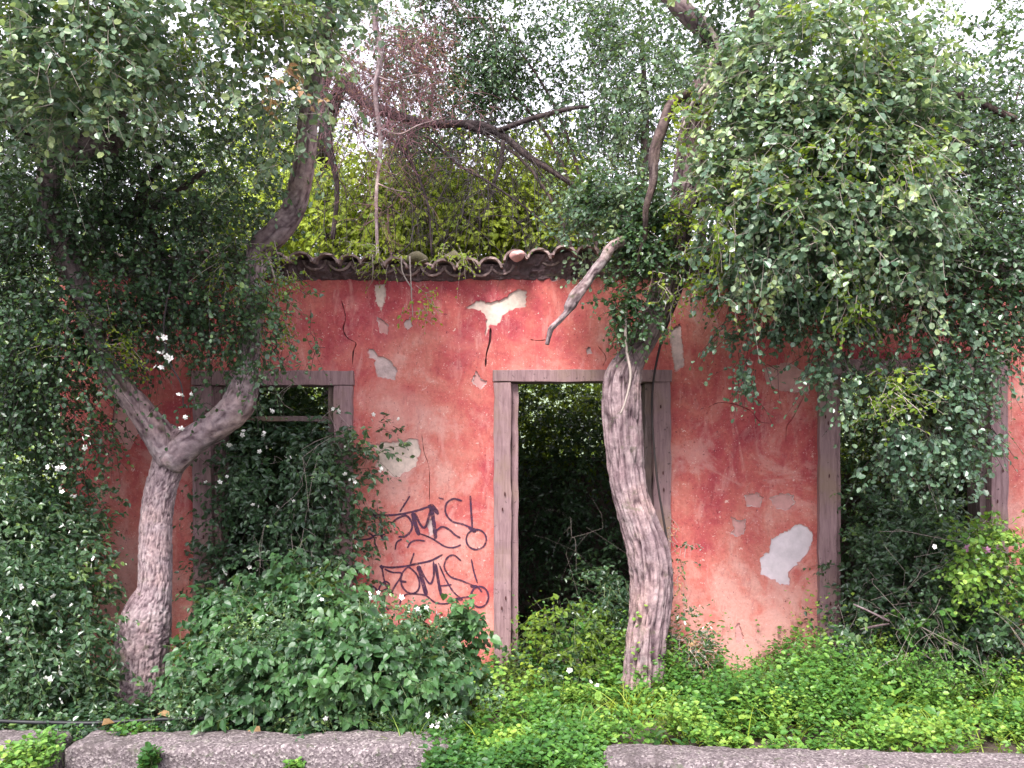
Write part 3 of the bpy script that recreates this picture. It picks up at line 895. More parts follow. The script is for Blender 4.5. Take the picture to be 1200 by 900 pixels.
def leaves_mesh(pos, axis, nor, size, tint, kind='round'):
    T, Q = leaf_tmpl(kind)
    axis = nrm(axis); side = nrm(np.cross(nor, axis)); nor = np.cross(axis, side)
    V = (pos[:, None, :] + size[:, None, None] * (T[None, :, 0:1] * axis[:, None, :] + T[None, :, 1:2] * side[:, None, :] + T[None, :, 2:3] * nor[:, None, :]))
    n, m = len(pos), len(T)
    Qa = (Q[None] + (np.arange(n) * m)[:, None, None]).reshape(-1, 4)
    return V.reshape(-1, 3), Qa, np.repeat(tint, len(Q))

def twig_tubes(paths, r0, r1, ns=3):
    """paths (n,k,3) -> thin tubes"""
    n, k, _ = paths.shape
    T = nrm(np.gradient(paths, axis=1))
    ref = np.where(np.abs(T[..., 2:3]) < 0.8, np.array([0, 0, 1.0]), np.array([1.0, 0, 0]))
    N = nrm(np.cross(T, ref)); Bn = np.cross(T, N)
    ang = np.linspace(0, 2 * np.pi, ns, endpoint=False)
    r = np.linspace(1, 0, k)[None, :] * (r0 - r1)[:, None] + r1[:, None]
    V = paths[:, :, None, :] + r[:, :, None, None] * (N[:, :, None, :] * np.cos(ang)[None, None, :, None] + Bn[:, :, None, :] * np.sin(ang)[None, None, :, None])
    V = V.reshape(-1, 3)
    a = (np.arange(n) * k * ns)[:, None, None]; i = (np.arange(k - 1) * ns)[None, :, None]; j = np.arange(ns)[None, None, :]; j2 = (j + 1) % ns
    Q = np.stack([a + i + j, a + i + j2, a + i + ns + j2, a + i + ns + j], -1).reshape(-1, 4)
    return V, Q

LEAFCOUNT = [0]
def spray(blobs, ntw, L, nl, size, droop=0.5, kind='round', seed=0, clump=10, cs=0.13, up=0.25, hang=0.0, tint0=0.45, tv=0.22,
          shell=0.55, face=0.35, rstem=0.0022, outd=0.8):
    """twigs starting in ellipsoids (px, py, dist, rx_px, rz_px, ry_m[, weight, tint shift]); returns (leaf arrays, stem arrays)"""
    rs = np.random.RandomState(seed)
    W = np.array([(b[6] if len(b) > 6 else 1.0) * b[3] * b[4] * b[2] ** 2 for b in blobs], float); W /= W.sum()
    nc = max(1, int(ntw / clump))
    bi = rs.choice(len(blobs), nc, p=W)
    C = np.array([P(b[0], b[1], b[2]) for b in blobs])
    Rr = np.array([(b[3] / F * b[2], b[5], b[4] / F * b[2]) for b in blobs])
    sh = np.array([(b[7] if len(b) > 7 else 0.0) for b in blobs])
    u = nrm(rs.normal(size=(nc, 3))); rad = rs.rand(nc) ** (1 / 3.0) * shell + (1 - shell) * (0.75 + 0.25 * rs.rand(nc))
    u = u * np.minimum(rad, 1.0)[:, None]
    cc = C[bi] + u * Rr[bi]; cdir = nrm(u * Rr[bi] + 1e-6)
    ctint = rs.normal(size=nc) * tv * 0.7
    ti = rs.randint(0, nc, ntw)
    p0 = cc[ti] + rs.normal(size=(ntw, 3)) * cs
    d0 = nrm(cdir[ti] * outd + rs.normal(size=(ntw, 3)) * 0.55 + np.array([0, -0.15, up]))
    d0 = nrm(d0 * (1 - hang) + np.array([0, -0.05, -1.0]) * hang)
    Lw = L * (0.55 + 0.9 * rs.rand(ntw))
    K = 4
    t = np.linspace(0, 1, K)
    wob = rs.normal(size=(ntw, 3)) * 0.12
    def at(tt):      # tt (n, m)
        return (p0[:, None, :] + d0[:, None, :] * (Lw[:, None] * tt)[..., None] + np.array([0, 0, -1.0]) * (droop * Lw[:, None] * tt ** 2)[..., None]
                + wob[:, None, :] * (Lw[:, None] * np.sin(tt * 5))[..., None])
    paths = at(np.repeat(t[None], ntw, 0))
    sv_, sq = twig_tubes(paths, np.full(ntw, rstem) * (0.7 + 0.6 * rs.rand(ntw)), np.full(ntw, rstem * 0.4))
    tt = (np.arange(nl)[None, :] + rs.rand(ntw, nl) * 0.8) / nl * 0.92 + 0.08
    pos = at(tt)
    tan = nrm(at(np.clip(tt + 0.05, 0, 1.1)) - pos)
    sgn = np.where(np.arange(nl) % 2, 1.0, -1.0)[None, :, None]
    sd = nrm(np.cross(tan, np.array([0, 0, 1.0]) + 0 * tan) + rs.normal(size=tan.shape) * 0.4) * sgn
    ax = nrm(sd * 0.8 + tan * 0.5 + rs.normal(size=tan.shape) * 0.3 + np.array([0, 0, -0.25]))
    out = cdir[ti][:, None, :]
    nor = nrm(np.array([0, 0, 0.75]) + out * 0.4 + np.array([0, -face, 0]) + rs.normal(size=tan.shape) * 0.45)
    pos = pos + ax * size * 0.15
    sz = size * (0.6 + 0.7 * rs.rand(ntw, nl)) * (1 - 0.35 * tt)
    tint = np.clip(tint0 + sh[bi][ti][:, None] + ctint[ti][:, None] + rs.normal(size=(ntw, nl)) * tv * 0.6 + 0.10 * tt, 0, 1)
    m = ntw * nl
    LEAFCOUNT[0] += m
    return (pos.reshape(m, 3), ax.reshape(m, 3), nor.reshape(m, 3), sz.reshape(m), tint.reshape(m)), (sv_, sq), paths

class Plant:
    """collects leaf and stem sprays; build() links them as foliage and stem parts of a thing"""
    def __init__(s): s.L = {}; s.S = {}; s.pts = None
    def add(s, mat, stem, kind='round', **k):
        Lf, St, paths = spray(kind=kind, **k)
        V, Q, T = leaves_mesh(*Lf, kind=kind)
        s.L.setdefault(mat, Batch()).add(V, Q, T)
        s.S.setdefault(stem, Batch()).add(*St)
        s.last = Lf
        s.pts = Lf[0] if s.pts is None else np.vstack([s.pts, Lf[0]])
        return s
    def build(s, parent, lname='foliage', sname='stems', stuff=True):
        for m, b in s.L.items():
            o = link(lname, b.mesh(lname), M[m], parent)
            if stuff: o['kind'] = 'stuff'
        for m, b in s.S.items():
            o = link(sname, b.mesh(sname), M[m], parent)
            if stuff: o['kind'] = 'stuff'

# bark tubes
def bark_disp(seed, amp, along=2.5, around=5, ridged=True):
    def f(s, a, r):
        p = np.stack([np.cos(a) * around * 0.5 + 9, np.sin(a) * around * 0.5 + 9, s * along], -1)
        w = fbm(p * 0.9 + 4, seed + 50, 2) * 2.2
        p[..., 0] += w; p[..., 1] -= w * 0.7
        n1 = 1 - 2 * np.abs(vnoise(p, seed) - 0.5)
        n2 = 1 - 2 * np.abs(vnoise(p * 2.3, seed + 1) - 0.5)
        n3 = vnoise(p * 6, seed + 2)
        big = fbm(np.stack([np.cos(a) * 0.8, np.sin(a) * 0.8, s * 2.2], -1) + 3, seed + 7, 2) - 0.37
        f.g = 1 - (n1 ** 5 * 0.85 + n2 ** 5 * 0.5) - 0.12 * n3
        return -amp * (n1 ** 4 + 0.5 * n2 ** 4) + amp * 0.5 * (n3 - 0.5) + 0.22 * big
    return f

def limb_mesh(B, G, pts, ns, n, amp, seed, along, around):
    """pts: (px, py, dist, radius in px)"""
    pw = np.array([list(P(p[0], p[1], p[2])) + [p[3] / F * p[2]] for p in pts])
    c = catmull(pw, n)
    f = bark_disp(seed, amp, along, around)
    V, Q = tube(c[:, :3], np.maximum(c[:, 3], 0.002), ns, f)
    g = np.concatenate([f.g.ravel(), [1, 1]])
    B.add(V, Q); G.append(g)
    return c

def limbs_obj(name, specs, mat, parent):
    """every limb is a mesh of its own under the parent"""
    cs = []; o = None
    for sp_ in specs:
        B = Batch(); G = []
        cs.append(limb_mesh(B, G, *sp_))
        me = B.mesh(name, True)
        a = me.attributes.new('groove', 'FLOAT', 'POINT')
        a.data.foreach_set('value', np.clip(np.concatenate(G), 0, 1).astype(np.float32))
        o = link(name, me, M[mat], parent)
    return o, cs

# flowers
def flower_mesh(mat, r=0.016, petals=5, seed=0):
    rr = random.Random(seed); V = []; Q = []
    for k in range(petals):
        a = 2 * math.pi * k / petals + rr.uniform(-.1, .1); b = math.pi / petals * 0.85
        s = len(V)
        V += [(0, 0, 0), (r * .7 * math.cos(a - b), r * .7 * math.sin(a - b), r * .2), (r * math.cos(a), r * math.sin(a), r * .3), (r * .7 * math.cos(a + b), r * .7 * math.sin(a + b), r * .2)]
        Q.append((s, s + 1, s + 2, s + 3))
    me = np_mesh('flower', V, Q)
    me.materials.append(mat)
    return me
FL = [flower_mesh(M['petal'], 0.019, 5, 1), flower_mesh(M['petal'], 0.015, 6, 2), flower_mesh(M['petal'], 0.020, 5, 3)]
FLP = [flower_mesh(M['petal_pink'], 0.028, 6, 4)]
frs = random.Random(21)
def flowers(parent, spots, spread=10, n=3, d=5.5, meshes=FL):
    for px, py in spots:
        for k in range(n):
            p = P(px + frs.gauss(0, spread), py + frs.gauss(0, spread * 0.7), d + frs.uniform(-.05, .05))
            o = bpy.data.objects.new('flower', frs.choice(meshes)); COL.objects.link(o)
            o.parent = parent
            o.location = p - parent.location
            o.rotation_euler = (R(60 + frs.gauss(0, 30)), R(frs.gauss(0, 35)), frs.uniform(0, 6))
            s = frs.uniform(0.7, 1.2); o.scale = (s, s, s)

# ------------------------------------------------------------------ left tree
lt = empty('tree', P(163, 830, 5.75)); lt.location.z = 0
tag(lt, 'left tree with mottled bark and swollen base, its trunk forking before the wall', 'tree')
limbs_obj('trunk', [
    ([(160, 850, 5.72, 31), (163, 815, 5.73, 27), (166, 780, 5.74, 29), (168, 745, 5.75, 31), (174, 715, 5.76, 27), (181, 690, 5.78, 20), (182, 650, 5.8, 19.5), (183, 610, 5.82, 19),
      (188, 575, 5.84, 18.5), (197, 545, 5.85, 19), (205, 520, 5.86, 23), (215, 505, 5.87, 16)], 120, 22, 0.075, 3, 16, 16)], 'bark_left', lt)
limbs_obj('limb', [([(202, 540, 5.82, 19), (184, 508, 5.78, 18.5), (165, 482, 5.72, 16), (146, 458, 5.66, 14), (128, 434, 5.62, 13), (115, 405, 5.6, 12), (100, 350, 5.65, 13), (75, 290, 5.5, 13), (58, 240, 5.3, 12),
      (60, 200, 5.2, 14), (90, 175, 5.1, 15), (120, 160, 5.05, 15), (136, 140, 5.0, 11), (140, 100, 4.95, 9), (150, 40, 4.9, 8), (170, -60, 4.9, 6)], 40, 9, 0.08, 5, 9, 8)], 'bark_left', lt)
limbs_obj('limb', [([(200, 540, 5.80, 19), (225, 517, 5.76, 18), (254, 499, 5.72, 18), (277, 478, 5.68, 20), (287, 452, 5.66, 17), (292, 420, 5.66, 12), (298, 375, 5.66, 11), (299, 330, 5.66, 11),
      (303, 295, 5.70, 15), (325, 272, 5.65, 15.5), (343, 247, 5.6, 14), (352, 215, 5.5, 13.5), (358, 180, 5.4, 13), (361, 140, 5.3, 12), (368, 90, 5.2, 10), (385, 20, 5.1, 8), (400, -60, 5.1, 6)], 36, 9, 0.07, 7, 9, 8)], 'bark_left', lt)
limbs_obj('branch', [
    ([(60, 200, 5.2, 9), (40, 170, 5.15, 7), (20, 150, 5.1, 5), (-10, 140, 5.1, 4)], 10, 6, 0.05, 9, 9, 6),
    ([(15, 152, 5.0, 4), (45, 147, 4.95, 4), (75, 137, 4.95, 4), (118, 130, 4.95, 3)], 10, 6, 0.05, 10, 9, 6),
    ([(134, 182, 4.98, 4), (135, 165, 4.98, 10), (136, 130, 4.98, 9), (138, 90, 5.0, 9)], 16, 6, 0.08, 11, 9, 6),
    ([(205, 320, 5.7, 4), (180, 280, 5.65, 6), (165, 240, 5.6, 7), (172, 215, 5.5, 5), (190, 190, 5.4, 4)], 10, 6, 0.05, 12, 9, 6),
    ([(110, 260, 5.6, 6), (150, 250, 5.55, 6), (190, 238, 5.5, 5), (240, 200, 5.4, 3)], 10, 6, 0.05, 13, 9, 6)], 'bark_dark', lt)
pl = Plant()
# outer leaves along the top left, sunlight put into their paler colour
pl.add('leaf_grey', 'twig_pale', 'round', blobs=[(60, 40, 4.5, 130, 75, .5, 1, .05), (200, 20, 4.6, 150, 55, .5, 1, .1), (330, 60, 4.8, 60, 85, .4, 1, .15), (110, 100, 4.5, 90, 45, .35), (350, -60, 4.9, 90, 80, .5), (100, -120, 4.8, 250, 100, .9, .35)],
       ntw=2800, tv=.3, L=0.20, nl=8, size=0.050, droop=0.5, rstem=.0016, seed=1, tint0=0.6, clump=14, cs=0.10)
# inner mass, its shade put into the darker leaf colour
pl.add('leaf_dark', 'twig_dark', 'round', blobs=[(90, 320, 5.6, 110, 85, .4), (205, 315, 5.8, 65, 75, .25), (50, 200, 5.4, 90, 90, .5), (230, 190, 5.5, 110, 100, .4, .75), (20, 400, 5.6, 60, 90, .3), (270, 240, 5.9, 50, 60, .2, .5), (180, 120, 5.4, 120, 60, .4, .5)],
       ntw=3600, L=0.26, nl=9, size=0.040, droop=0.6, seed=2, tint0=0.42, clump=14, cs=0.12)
# hanging fringe before the wall
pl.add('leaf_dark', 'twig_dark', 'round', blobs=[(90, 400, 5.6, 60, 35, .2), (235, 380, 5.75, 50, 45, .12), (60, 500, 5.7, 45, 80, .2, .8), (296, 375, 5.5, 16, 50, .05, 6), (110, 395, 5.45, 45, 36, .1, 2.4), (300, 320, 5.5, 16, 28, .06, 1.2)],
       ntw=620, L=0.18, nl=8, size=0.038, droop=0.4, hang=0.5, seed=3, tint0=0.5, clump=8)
pl.add('leaf_lime', 'twig_pale', 'ovate', blobs=[(110, 400, 5.4, 50, 22, .1), (285, 300, 5.5, 25, 60, .1), (200, 40, 4.4, 120, 40, .2, .5), (60, 10, 4.4, 60, 20, .2), (310, 330, 5.6, 18, 50, .08), (310, 45, 4.5, 50, 40, .2, .5)],
       ntw=260, L=0.16, nl=7, size=0.034, droop=0.4, seed=4, clump=6, cs=0.06, tint0=0.5)
pl.build(lt, 'foliage', 'twigs')
dl = Plant().add('leaf_dead', 'twig_pale', 'ovate', blobs=[(325, 100, 4.4, 22, 22, .06), (350, 118, 4.4, 14, 10, .05)], ntw=9, L=0.1, nl=5, size=0.05, seed=5, clump=3, cs=0.05, tint0=0.8)
dl.build(lt, 'dry_leaves', 'twigs')

# ------------------------------------------------------------------ right tree
rt_ = empty('tree', P(757, 820, 5.95)); rt_.location.z = 0
tag(rt_, 'right tree with deeply furrowed bark and a sinuous trunk before the middle doorway', 'tree')
d0 = 5.95
limbs_obj('trunk', [
    ([(752, 840, d0, 42), (753, 815, d0, 31), (755, 790, d0, 26), (757, 750, d0, 25), (762, 710, d0, 25), (763, 675, d0, 26), (758, 640, d0, 25.5), (747, 605, d0, 23), (737, 570, d0, 21.5), (733, 530, d0, 22), (730, 490, d0, 23.5),
      (729, 460, d0, 24), (732, 438, d0, 22), (742, 418, d0, 17), (755, 398, d0 - .01, 16), (766, 372, d0 - .02, 16.5), (776, 345, d0 - .04, 17), (786, 310, d0 - .07, 17), (794, 270, d0 - .1, 17), (801, 230, d0 - .15, 17), (808, 190, d0 - .2, 17.5),
      (815, 150, d0 - .25, 18), (823, 110, d0 - .3, 17), (838, 78, d0 - .33, 15)], 120, 18, 0.16, 21, 3.6, 12)], 'bark_right', rt_)
limbs_obj('limb', [([(838, 85, 5.6, 14), (846, 62, 5.6, 12), (828, 38, 5.6, 11), (800, 12, 5.6, 11), (770, -20, 5.6, 9), (730, -70, 5.6, 7)], 28, 9, 0.08, 23, 5, 8)], 'bark_right', rt_)
limbs_obj('limb', [([(832, 92, 5.6, 13), (862, 66, 5.55, 11), (882, 30, 5.5, 9), (892, -10, 5.5, 8), (920, -70, 5.5, 6)], 24, 9, 0.08, 24, 5, 8)], 'bark_dark', rt_)
limbs_obj('limb', [([(815, 120, 5.6, 7), (800, 112, 5.5, 7), (786, 125, 5.45, 7), (776, 150, 5.4, 7), (767, 180, 5.4, 7), (765, 215, 5.4, 5), (757, 245, 5.42, 4), (756, 275, 5.5, 3), (748, 305, 5.6, 2), (752, 330, 5.65, 1)], 20, 8, 0.12, 25, 6, 8)], 'bark_dark', rt_)
limbs_obj('broken_branch', [([(780, 300, 5.85, 9), (745, 282, 5.7, 8), (719, 288, 5.6, 6.5), (707, 305, 5.58, 6.5), (696, 318, 5.57, 6), (688, 330, 5.56, 6.2), (676, 345, 5.55, 7.8), (668, 358, 5.55, 7.4), (664, 366, 5.55, 4.2), (655, 376, 5.55, 3.8), (646, 385, 5.55, 3.6), (643, 395, 5.55, 3.1), (641, 404, 5.55, 2.6)], 20, 10, 0.16, 26, 9, 8)], 'bark_pale', rt_)
limbs_obj('branch', [
    ([(826, 20, 5.3, 2), (838, 45, 5.28, 3), (843, 62, 5.27, 3), (832, 78, 5.27, 3), (827, 98, 5.28, 3), (840, 112, 5.28, 2.5), (850, 128, 5.28, 2)], 8, 6, 0.03, 27, 9, 6),
    ([(827, 98, 5.28, 2), (812, 120, 5.26, 2), (800, 150, 5.26, 1.5)], 8, 6, 0.03, 28, 9, 6),
    ([(735, 352, 5.7, 2), (733, 380, 5.7, 1.8), (734, 410, 5.72, 1.8), (739, 440, 5.72, 1.5), (733, 470, 5.73, 1.2), (727, 485, 5.73, 1)], 8, 6, 0.03, 29, 9, 6)], 'twig_pale', rt_)
limbs_obj('branch', [
    ([(860, 240, 5.6, 8), (900, 180, 5.5, 7), (960, 120, 5.4, 7), (1040, 90, 5.3, 6), (1120, 110, 5.3, 5), (1190, 140, 5.3, 4)], 12, 7, 0.05, 31, 9, 6),
    ([(800, 250, 5.7, 11), (840, 225, 5.7, 9), (870, 235, 5.6, 8), (940, 260, 5.5, 6), (1010, 300, 5.4, 4)], 12, 7, 0.05, 32, 9, 6),
    ([(1060, 60, 5.4, 3), (1090, 70, 5.3, 4), (1103, 100, 5.3, 3), (1115, 115, 5.3, 2)], 10, 6, 0.05, 33, 9, 6),
    ([(1045, 92, 5.3, 5), (1100, 150, 5.4, 5), (1150, 170, 5.5, 4), (1230, 165, 5.6, 4)], 10, 6, 0.05, 34, 9, 6)], 'bark_dark', rt_)
pr = Plant()
pr.add('leaf_dark', 'twig_dark', 'round', blobs=[(1140, 120, 5.6, 90, 130, .4, .8), (1150, 300, 5.5, 80, 90, .35), (760, 60, 6.0, 80, 90, .4, .3), (960, 250, 5.6, 110, 120, .3), (1080, 230, 5.7, 90, 130, .3), (1190, 340, 5.5, 60, 60, .3)],
       ntw=3500, L=0.28, nl=9, size=0.040, droop=0.7, seed=11, tint0=0.42, clump=14, cs=0.12)
pr.build(rt_, 'foliage', 'twigs')

# the vine that has climbed the right tree and hangs as a curtain
vn = empty('climbing_vine', P(800, 830, 5.8)); vn.location.z = 0
tag(vn, 'big pale green vine curtain draped over the crown of the right tree', 'vine')
limbs_obj('stem', [([(786, 860, 6.15, 1.6), (778, 760, 6.12, 1.6), (784, 660, 6.12, 1.5), (770, 560, 6.1, 1.4), (764, 470, 6.05, 1.4), (775, 400, 5.9, 1.6), (800, 330, 5.7, 3), (812, 250, 5.6, 3), (850, 160, 5.4, 3), (900, 80, 5.2, 2)], 6, 8, 0.02, 41, 9, 6)], 'twig_dark', vn)
pv = Plant()
pv.add('leaf_grey', 'twig_pale', 'round', blobs=[(960, 80, 5.0, 115, 75, .35, 1.1, .12), (930, 190, 5.0, 100, 90, .3, 1.1, .0), (1020, 190, 5.05, 80, 110, .3, 1.1, .02), (975, 275, 5.05, 115, 50, .25, 1.0, -.08), (885, 260, 5.1, 40, 80, .2, .8, .08), (1060, 300, 5.1, 60, 60, .25), (960, -60, 5.2, 160, 90, .5, .4)],
       ntw=4000, L=0.18, nl=8, size=0.050, droop=0.5, seed=12, tint0=0.62, tv=.26, clump=14, cs=0.10, hang=0.1, rstem=.0016)
# fringes over the wall
pv.add('leaf_grey', 'twig_dark', 'round', blobs=[(890, 330, 5.3, 55, 22, .12, .9), (870, 400, 5.4, 16, 40, .06, .8), (970, 350, 5.3, 60, 30, .12, .8), (915, 370, 5.4, 12, 32, .06, .7), (1090, 360, 5.3, 40, 25, .12, .6), (980, 430, 5.3, 30, 45, .1, .8), (1125, 385, 5.3, 60, 55, .12, .8), (1075, 480, 5.35, 55, 60, .15, 1.1), (1130, 505, 5.3, 35, 30, .1, .5)],
       ntw=820, L=0.20, nl=8, size=0.046, droop=0.3, hang=0.55, seed=13, tint0=0.36, clump=9, cs=0.06)
pv.add('leaf_lime', 'twig_pale', 'round', blobs=[(860, 340, 5.2, 50, 18, .1), (960, 210, 4.7, 50, 60, .1, .7), (850, 240, 4.95, 30, 60, .1), (1000, 330, 5.0, 50, 30, .1, .8), (1040, 140, 4.75, 60, 70, .12, .7), (1045, 460, 5.15, 18, 20, .08), (975, 20, 4.7, 80, 40, .2, .5), (820, 160, 5.1, 24, 50, .08)],
       ntw=380, L=0.15, nl=7, size=0.036, droop=0.5, seed=14, clump=6, cs=0.06, tint0=0.4)
pv.add('leaf_lime', 'twig_pale', 'round', blobs=[(800, 300, 5.55, 22, 70, .08), (815, 190, 5.4, 24, 60, .08, .8), (895, 175, 4.9, 60, 60, .1, .3)], ntw=170, L=0.14, nl=7, size=0.030, droop=0.6, seed=15, clump=5, cs=0.05, tint0=0.55)
pv.build(vn, 'foliage', 'stems')

iv = empty('ivy', P(745, 400, 5.75)); tag(iv, 'dark ivy clump clinging to the right tree where the broken branch leaves it', 'ivy')
Plant().add('leaf_grey', 'twig_dark', 'round', blobs=[(745, 210, 5.8, 45, 70, .1), (700, 270, 5.9, 40, 35, .1, .7), (830, 60, 5.4, 40, 60, .12, .5), (760, 90, 5.9, 50, 60, .12, .5)], ntw=420, L=.17, nl=8, size=.044, seed=19, clump=8, cs=.06, tint0=.5).add('leaf_dark', 'twig_dark', 'round', blobs=[(745, 330, 5.7, 22, 60, .08), (735, 375, 5.7, 12, 35, .06), (720, 240, 5.7, 45, 45, .15, .8), (770, 280, 5.65, 30, 45, .1), (690, 210, 6.0, 40, 40, .15, .5)],
            ntw=520, L=0.15, nl=8, size=0.040, droop=0.5, hang=0.3, seed=16, clump=8, cs=0.05, tint0=0.5).build(iv)

# ------------------------------------------------------------------ hanging sprigs at the eaves
sp = empty('hanging_sprig', P(500, 330, 6.3)); tag(sp, 'yellow green sprig hanging from the mossy tiles over the middle of the wall', 'sprig')
Plant().add('leaf_lime', 'twig_pale', 'ovate', blobs=[(492, 345, 6.25, 14, 14, .04), (505, 352, 6.25, 8, 8, .03), (460, 305, 6.3, 28, 10, .08), (520, 300, 6.3, 26, 8, .08), (430, 292, 6.35, 30, 8, .08, .6)], ntw=75, L=0.12, nl=6, size=0.036, seed=17, clump=4, cs=0.03, hang=0.4, tint0=0.6).build(sp)
limbs_obj('stem', [([(470, 300, 6.22, 1), (472, 320, 6.24, .9), (484, 340, 6.25, .8)], 5, 5, 0.02, 51, 9, 5), ([(480, 300, 6.22, .9), (482, 340, 6.24, .8), (484, 375, 6.3, .5)], 5, 5, 0.02, 52, 9, 5),
                   ([(436, 298, 6.2, .9), (437, 315, 6.22, .9), (436, 330, 6.3, .6)], 5, 5, 0.02, 53, 9, 5)], 'twig_pale', sp)
sp2 = empty('hanging_sprig', P(328, 330, 5.7)); tag(sp2, 'small sprig hanging beside the upright left limb at the start of the tiles', 'sprig')
Plant().add('leaf_lime', 'twig_pale', 'ovate', blobs=[(325, 360, 5.7, 8, 25, .04), (335, 316, 5.7, 12, 8, .04), (325, 385, 5.7, 14, 6, .04)], ntw=26, L=0.10, nl=6, size=0.032, seed=18, clump=4, cs=0.03, hang=0.4, tint0=0.4).build(sp2)
limbs_obj('stem', [([(310, 290, 5.65, 1.2), (320, 320, 5.68, 1.2), (326, 350, 5.7, 1), (325, 390, 5.7, .8)], 5, 6, 0.02, 54, 9, 5)], 'twig_pale', sp2)

# ------------------------------------------------------------------ bare tangle and trees behind the house
bt = empty('bare_tree', (-0.9, 3.9, 0)); tag(bt, 'dark bare tree with dipping branches rising behind the tiled eave', 'tree')
def twig_net(starts, n, L, droop, r0, seed, spread=0.7, kids=3):
    rs = np.random.RandomState(seed)
    idx = rs.randint(0, len(starts), n)
    p0 = starts[idx] + rs.normal(size=(n, 3)) * 0.03
    d0 = nrm(rs.normal(size=(n, 3)) * spread + np.array([0, -.2, .1]))
    Ls = L * (0.4 + 1.0 * rs.rand(n)); K = 9; t = np.linspace(0, 1, K)[None, :]
    w = rs.normal(size=(n, 3)) * .10; ph = rs.rand(n) * 6
    path = p0[:, None] + d0[:, None] * (Ls[:, None] * t)[..., None] + np.array([0, 0, -1.]) * (droop * Ls[:, None] * t ** 2)[..., None] + w[:, None] * (Ls[:, None] * np.sin(t * 9 + ph[:, None]))[..., None] - w[:, None] * (Ls[:, None] * np.sin(ph[:, None]))[..., None]
    out = [(path, np.full(n, r0) * (0.6 + .8 * rs.rand(n)))]
    if kids:
        m = n * kids; ii = np.repeat(np.arange(n), kids); kk = rs.randint(2, K - 1, m)
        q0 = path[ii, kk]; tg = nrm(path[ii, kk + 0] - path[ii, kk - 1])
        dd = nrm(tg * .7 + rs.normal(size=(m, 3)) * .6); l2 = Ls[ii] * .45 * (0.4 + rs.rand(m))
        t2 = np.linspace(0, 1, 6)[None, :]
        p2 = q0[:, None] + dd[:, None] * (l2[:, None] * t2)[..., None] + np.array([0, 0, -1.]) * (droop * .8 * l2[:, None] * t2 ** 2)[..., None]
        out.append((p2, np.full(m, r0 * .55)))
    return out
def net_obj(name, starts, mat, parent, **k):
    B = Batch()
    for path, r in twig_net(starts, **k):
        B.add(*twig_tubes(path, r, r * .35, 4))
    o = link(name, B.mesh(name, True), M[mat], parent); o['kind'] = 'stuff'
    return o
_, cs = limbs_obj('trunk', [([(400, 560, 10.4, 16), (392, 420, 10.4, 14), (385, 300, 10.2, 12), (378, 210, 9.5, 10), (385, 140, 8.6, 9), (402, 95, 8.2, 8)], 20, 8, 0.07, 61, 6, 8)], 'bark_black', bt)
_, cs = limbs_obj('limb', [
    ([(402, 95, 8.2, 7), (425, 118, 8.1, 6.5), (455, 132, 8.0, 6), (500, 145, 7.9, 5), (560, 146, 7.8, 4.5), (590, 160, 7.8, 4.5), (620, 184, 7.7, 4.2), (655, 206, 7.7, 3.2), (697, 234, 7.7, 2)], 16, 9, 0.06, 62, 6, 8),
    ([(545, 147, 7.8, 4), (575, 155, 7.8, 3.5), (620, 140, 7.7, 3), (665, 128, 7.7, 2.5), (690, 125, 7.7, 1.5)], 10, 7, 0.05, 63, 6, 6),
    ([(395, 60, 8.2, 8), (380, 90, 8.2, 9), (375, 125, 8.2, 8), (385, 170, 8.0, 5), (395, 220, 8.0, 3), (390, 280, 8.0, 3)], 12, 8, 0.06, 64, 6, 8),
    ([(500, 160, 7.8, 1.6), (540, 195, 7.7, 1.6), (575, 215, 7.6, 1.5), (630, 255, 7.6, 1.2), (660, 290, 7.5, 1)], 8, 7, 0.05, 65, 6, 6),
    ([(590, 165, 7.7, 3), (586, 195, 7.7, 2.5), (578, 215, 7.7, 2)], 8, 5, 0.05, 66, 6, 6),
    ([(440, 150, 7.8, 2), (475, 180, 7.8, 2), (500, 235, 7.7, 1.6), (506, 300, 7.6, 1.2)], 8, 6, 0.05, 67, 6, 6)], 'bark_black', bt)
st = np.vstack([c[:, :3] for c in cs])
net_obj('twigs', st, 'twig_dark', bt, n=140, L=0.8, droop=1.1, r0=0.0036, seed=71, kids=3)
rs_ = np.random.RandomState(8)
stp = np.array([P(450 + rs_.normal() * 50, 95 + rs_.normal() * 45, 7.4 + rs_.normal() * .2) for _ in range(120)])
net_obj('dry_twigs', stp, 'twig_pink', bt, n=380, L=0.36, droop=0.5, r0=0.0032, seed=72, kids=4)
stp = np.array([P(500 + rs_.normal() * 80, 210 + rs_.normal() * 35, 7.4 + rs_.normal() * .3) for _ in range(120)])
net_obj('twigs', stp, 'twig_dark', bt, n=70, L=0.7, droop=1.0, r0=0.004, seed=73, kids=2)
Plant().add('leaf_dead', 'twig_pink', 'ovate', blobs=[(455, 90, 7.4, 70, 60, .25)], ntw=330, L=0.2, nl=6, size=0.024, seed=74, clump=6, tint0=0.15, tv=.3).build(bt, 'dry_leaves', 'twigs')

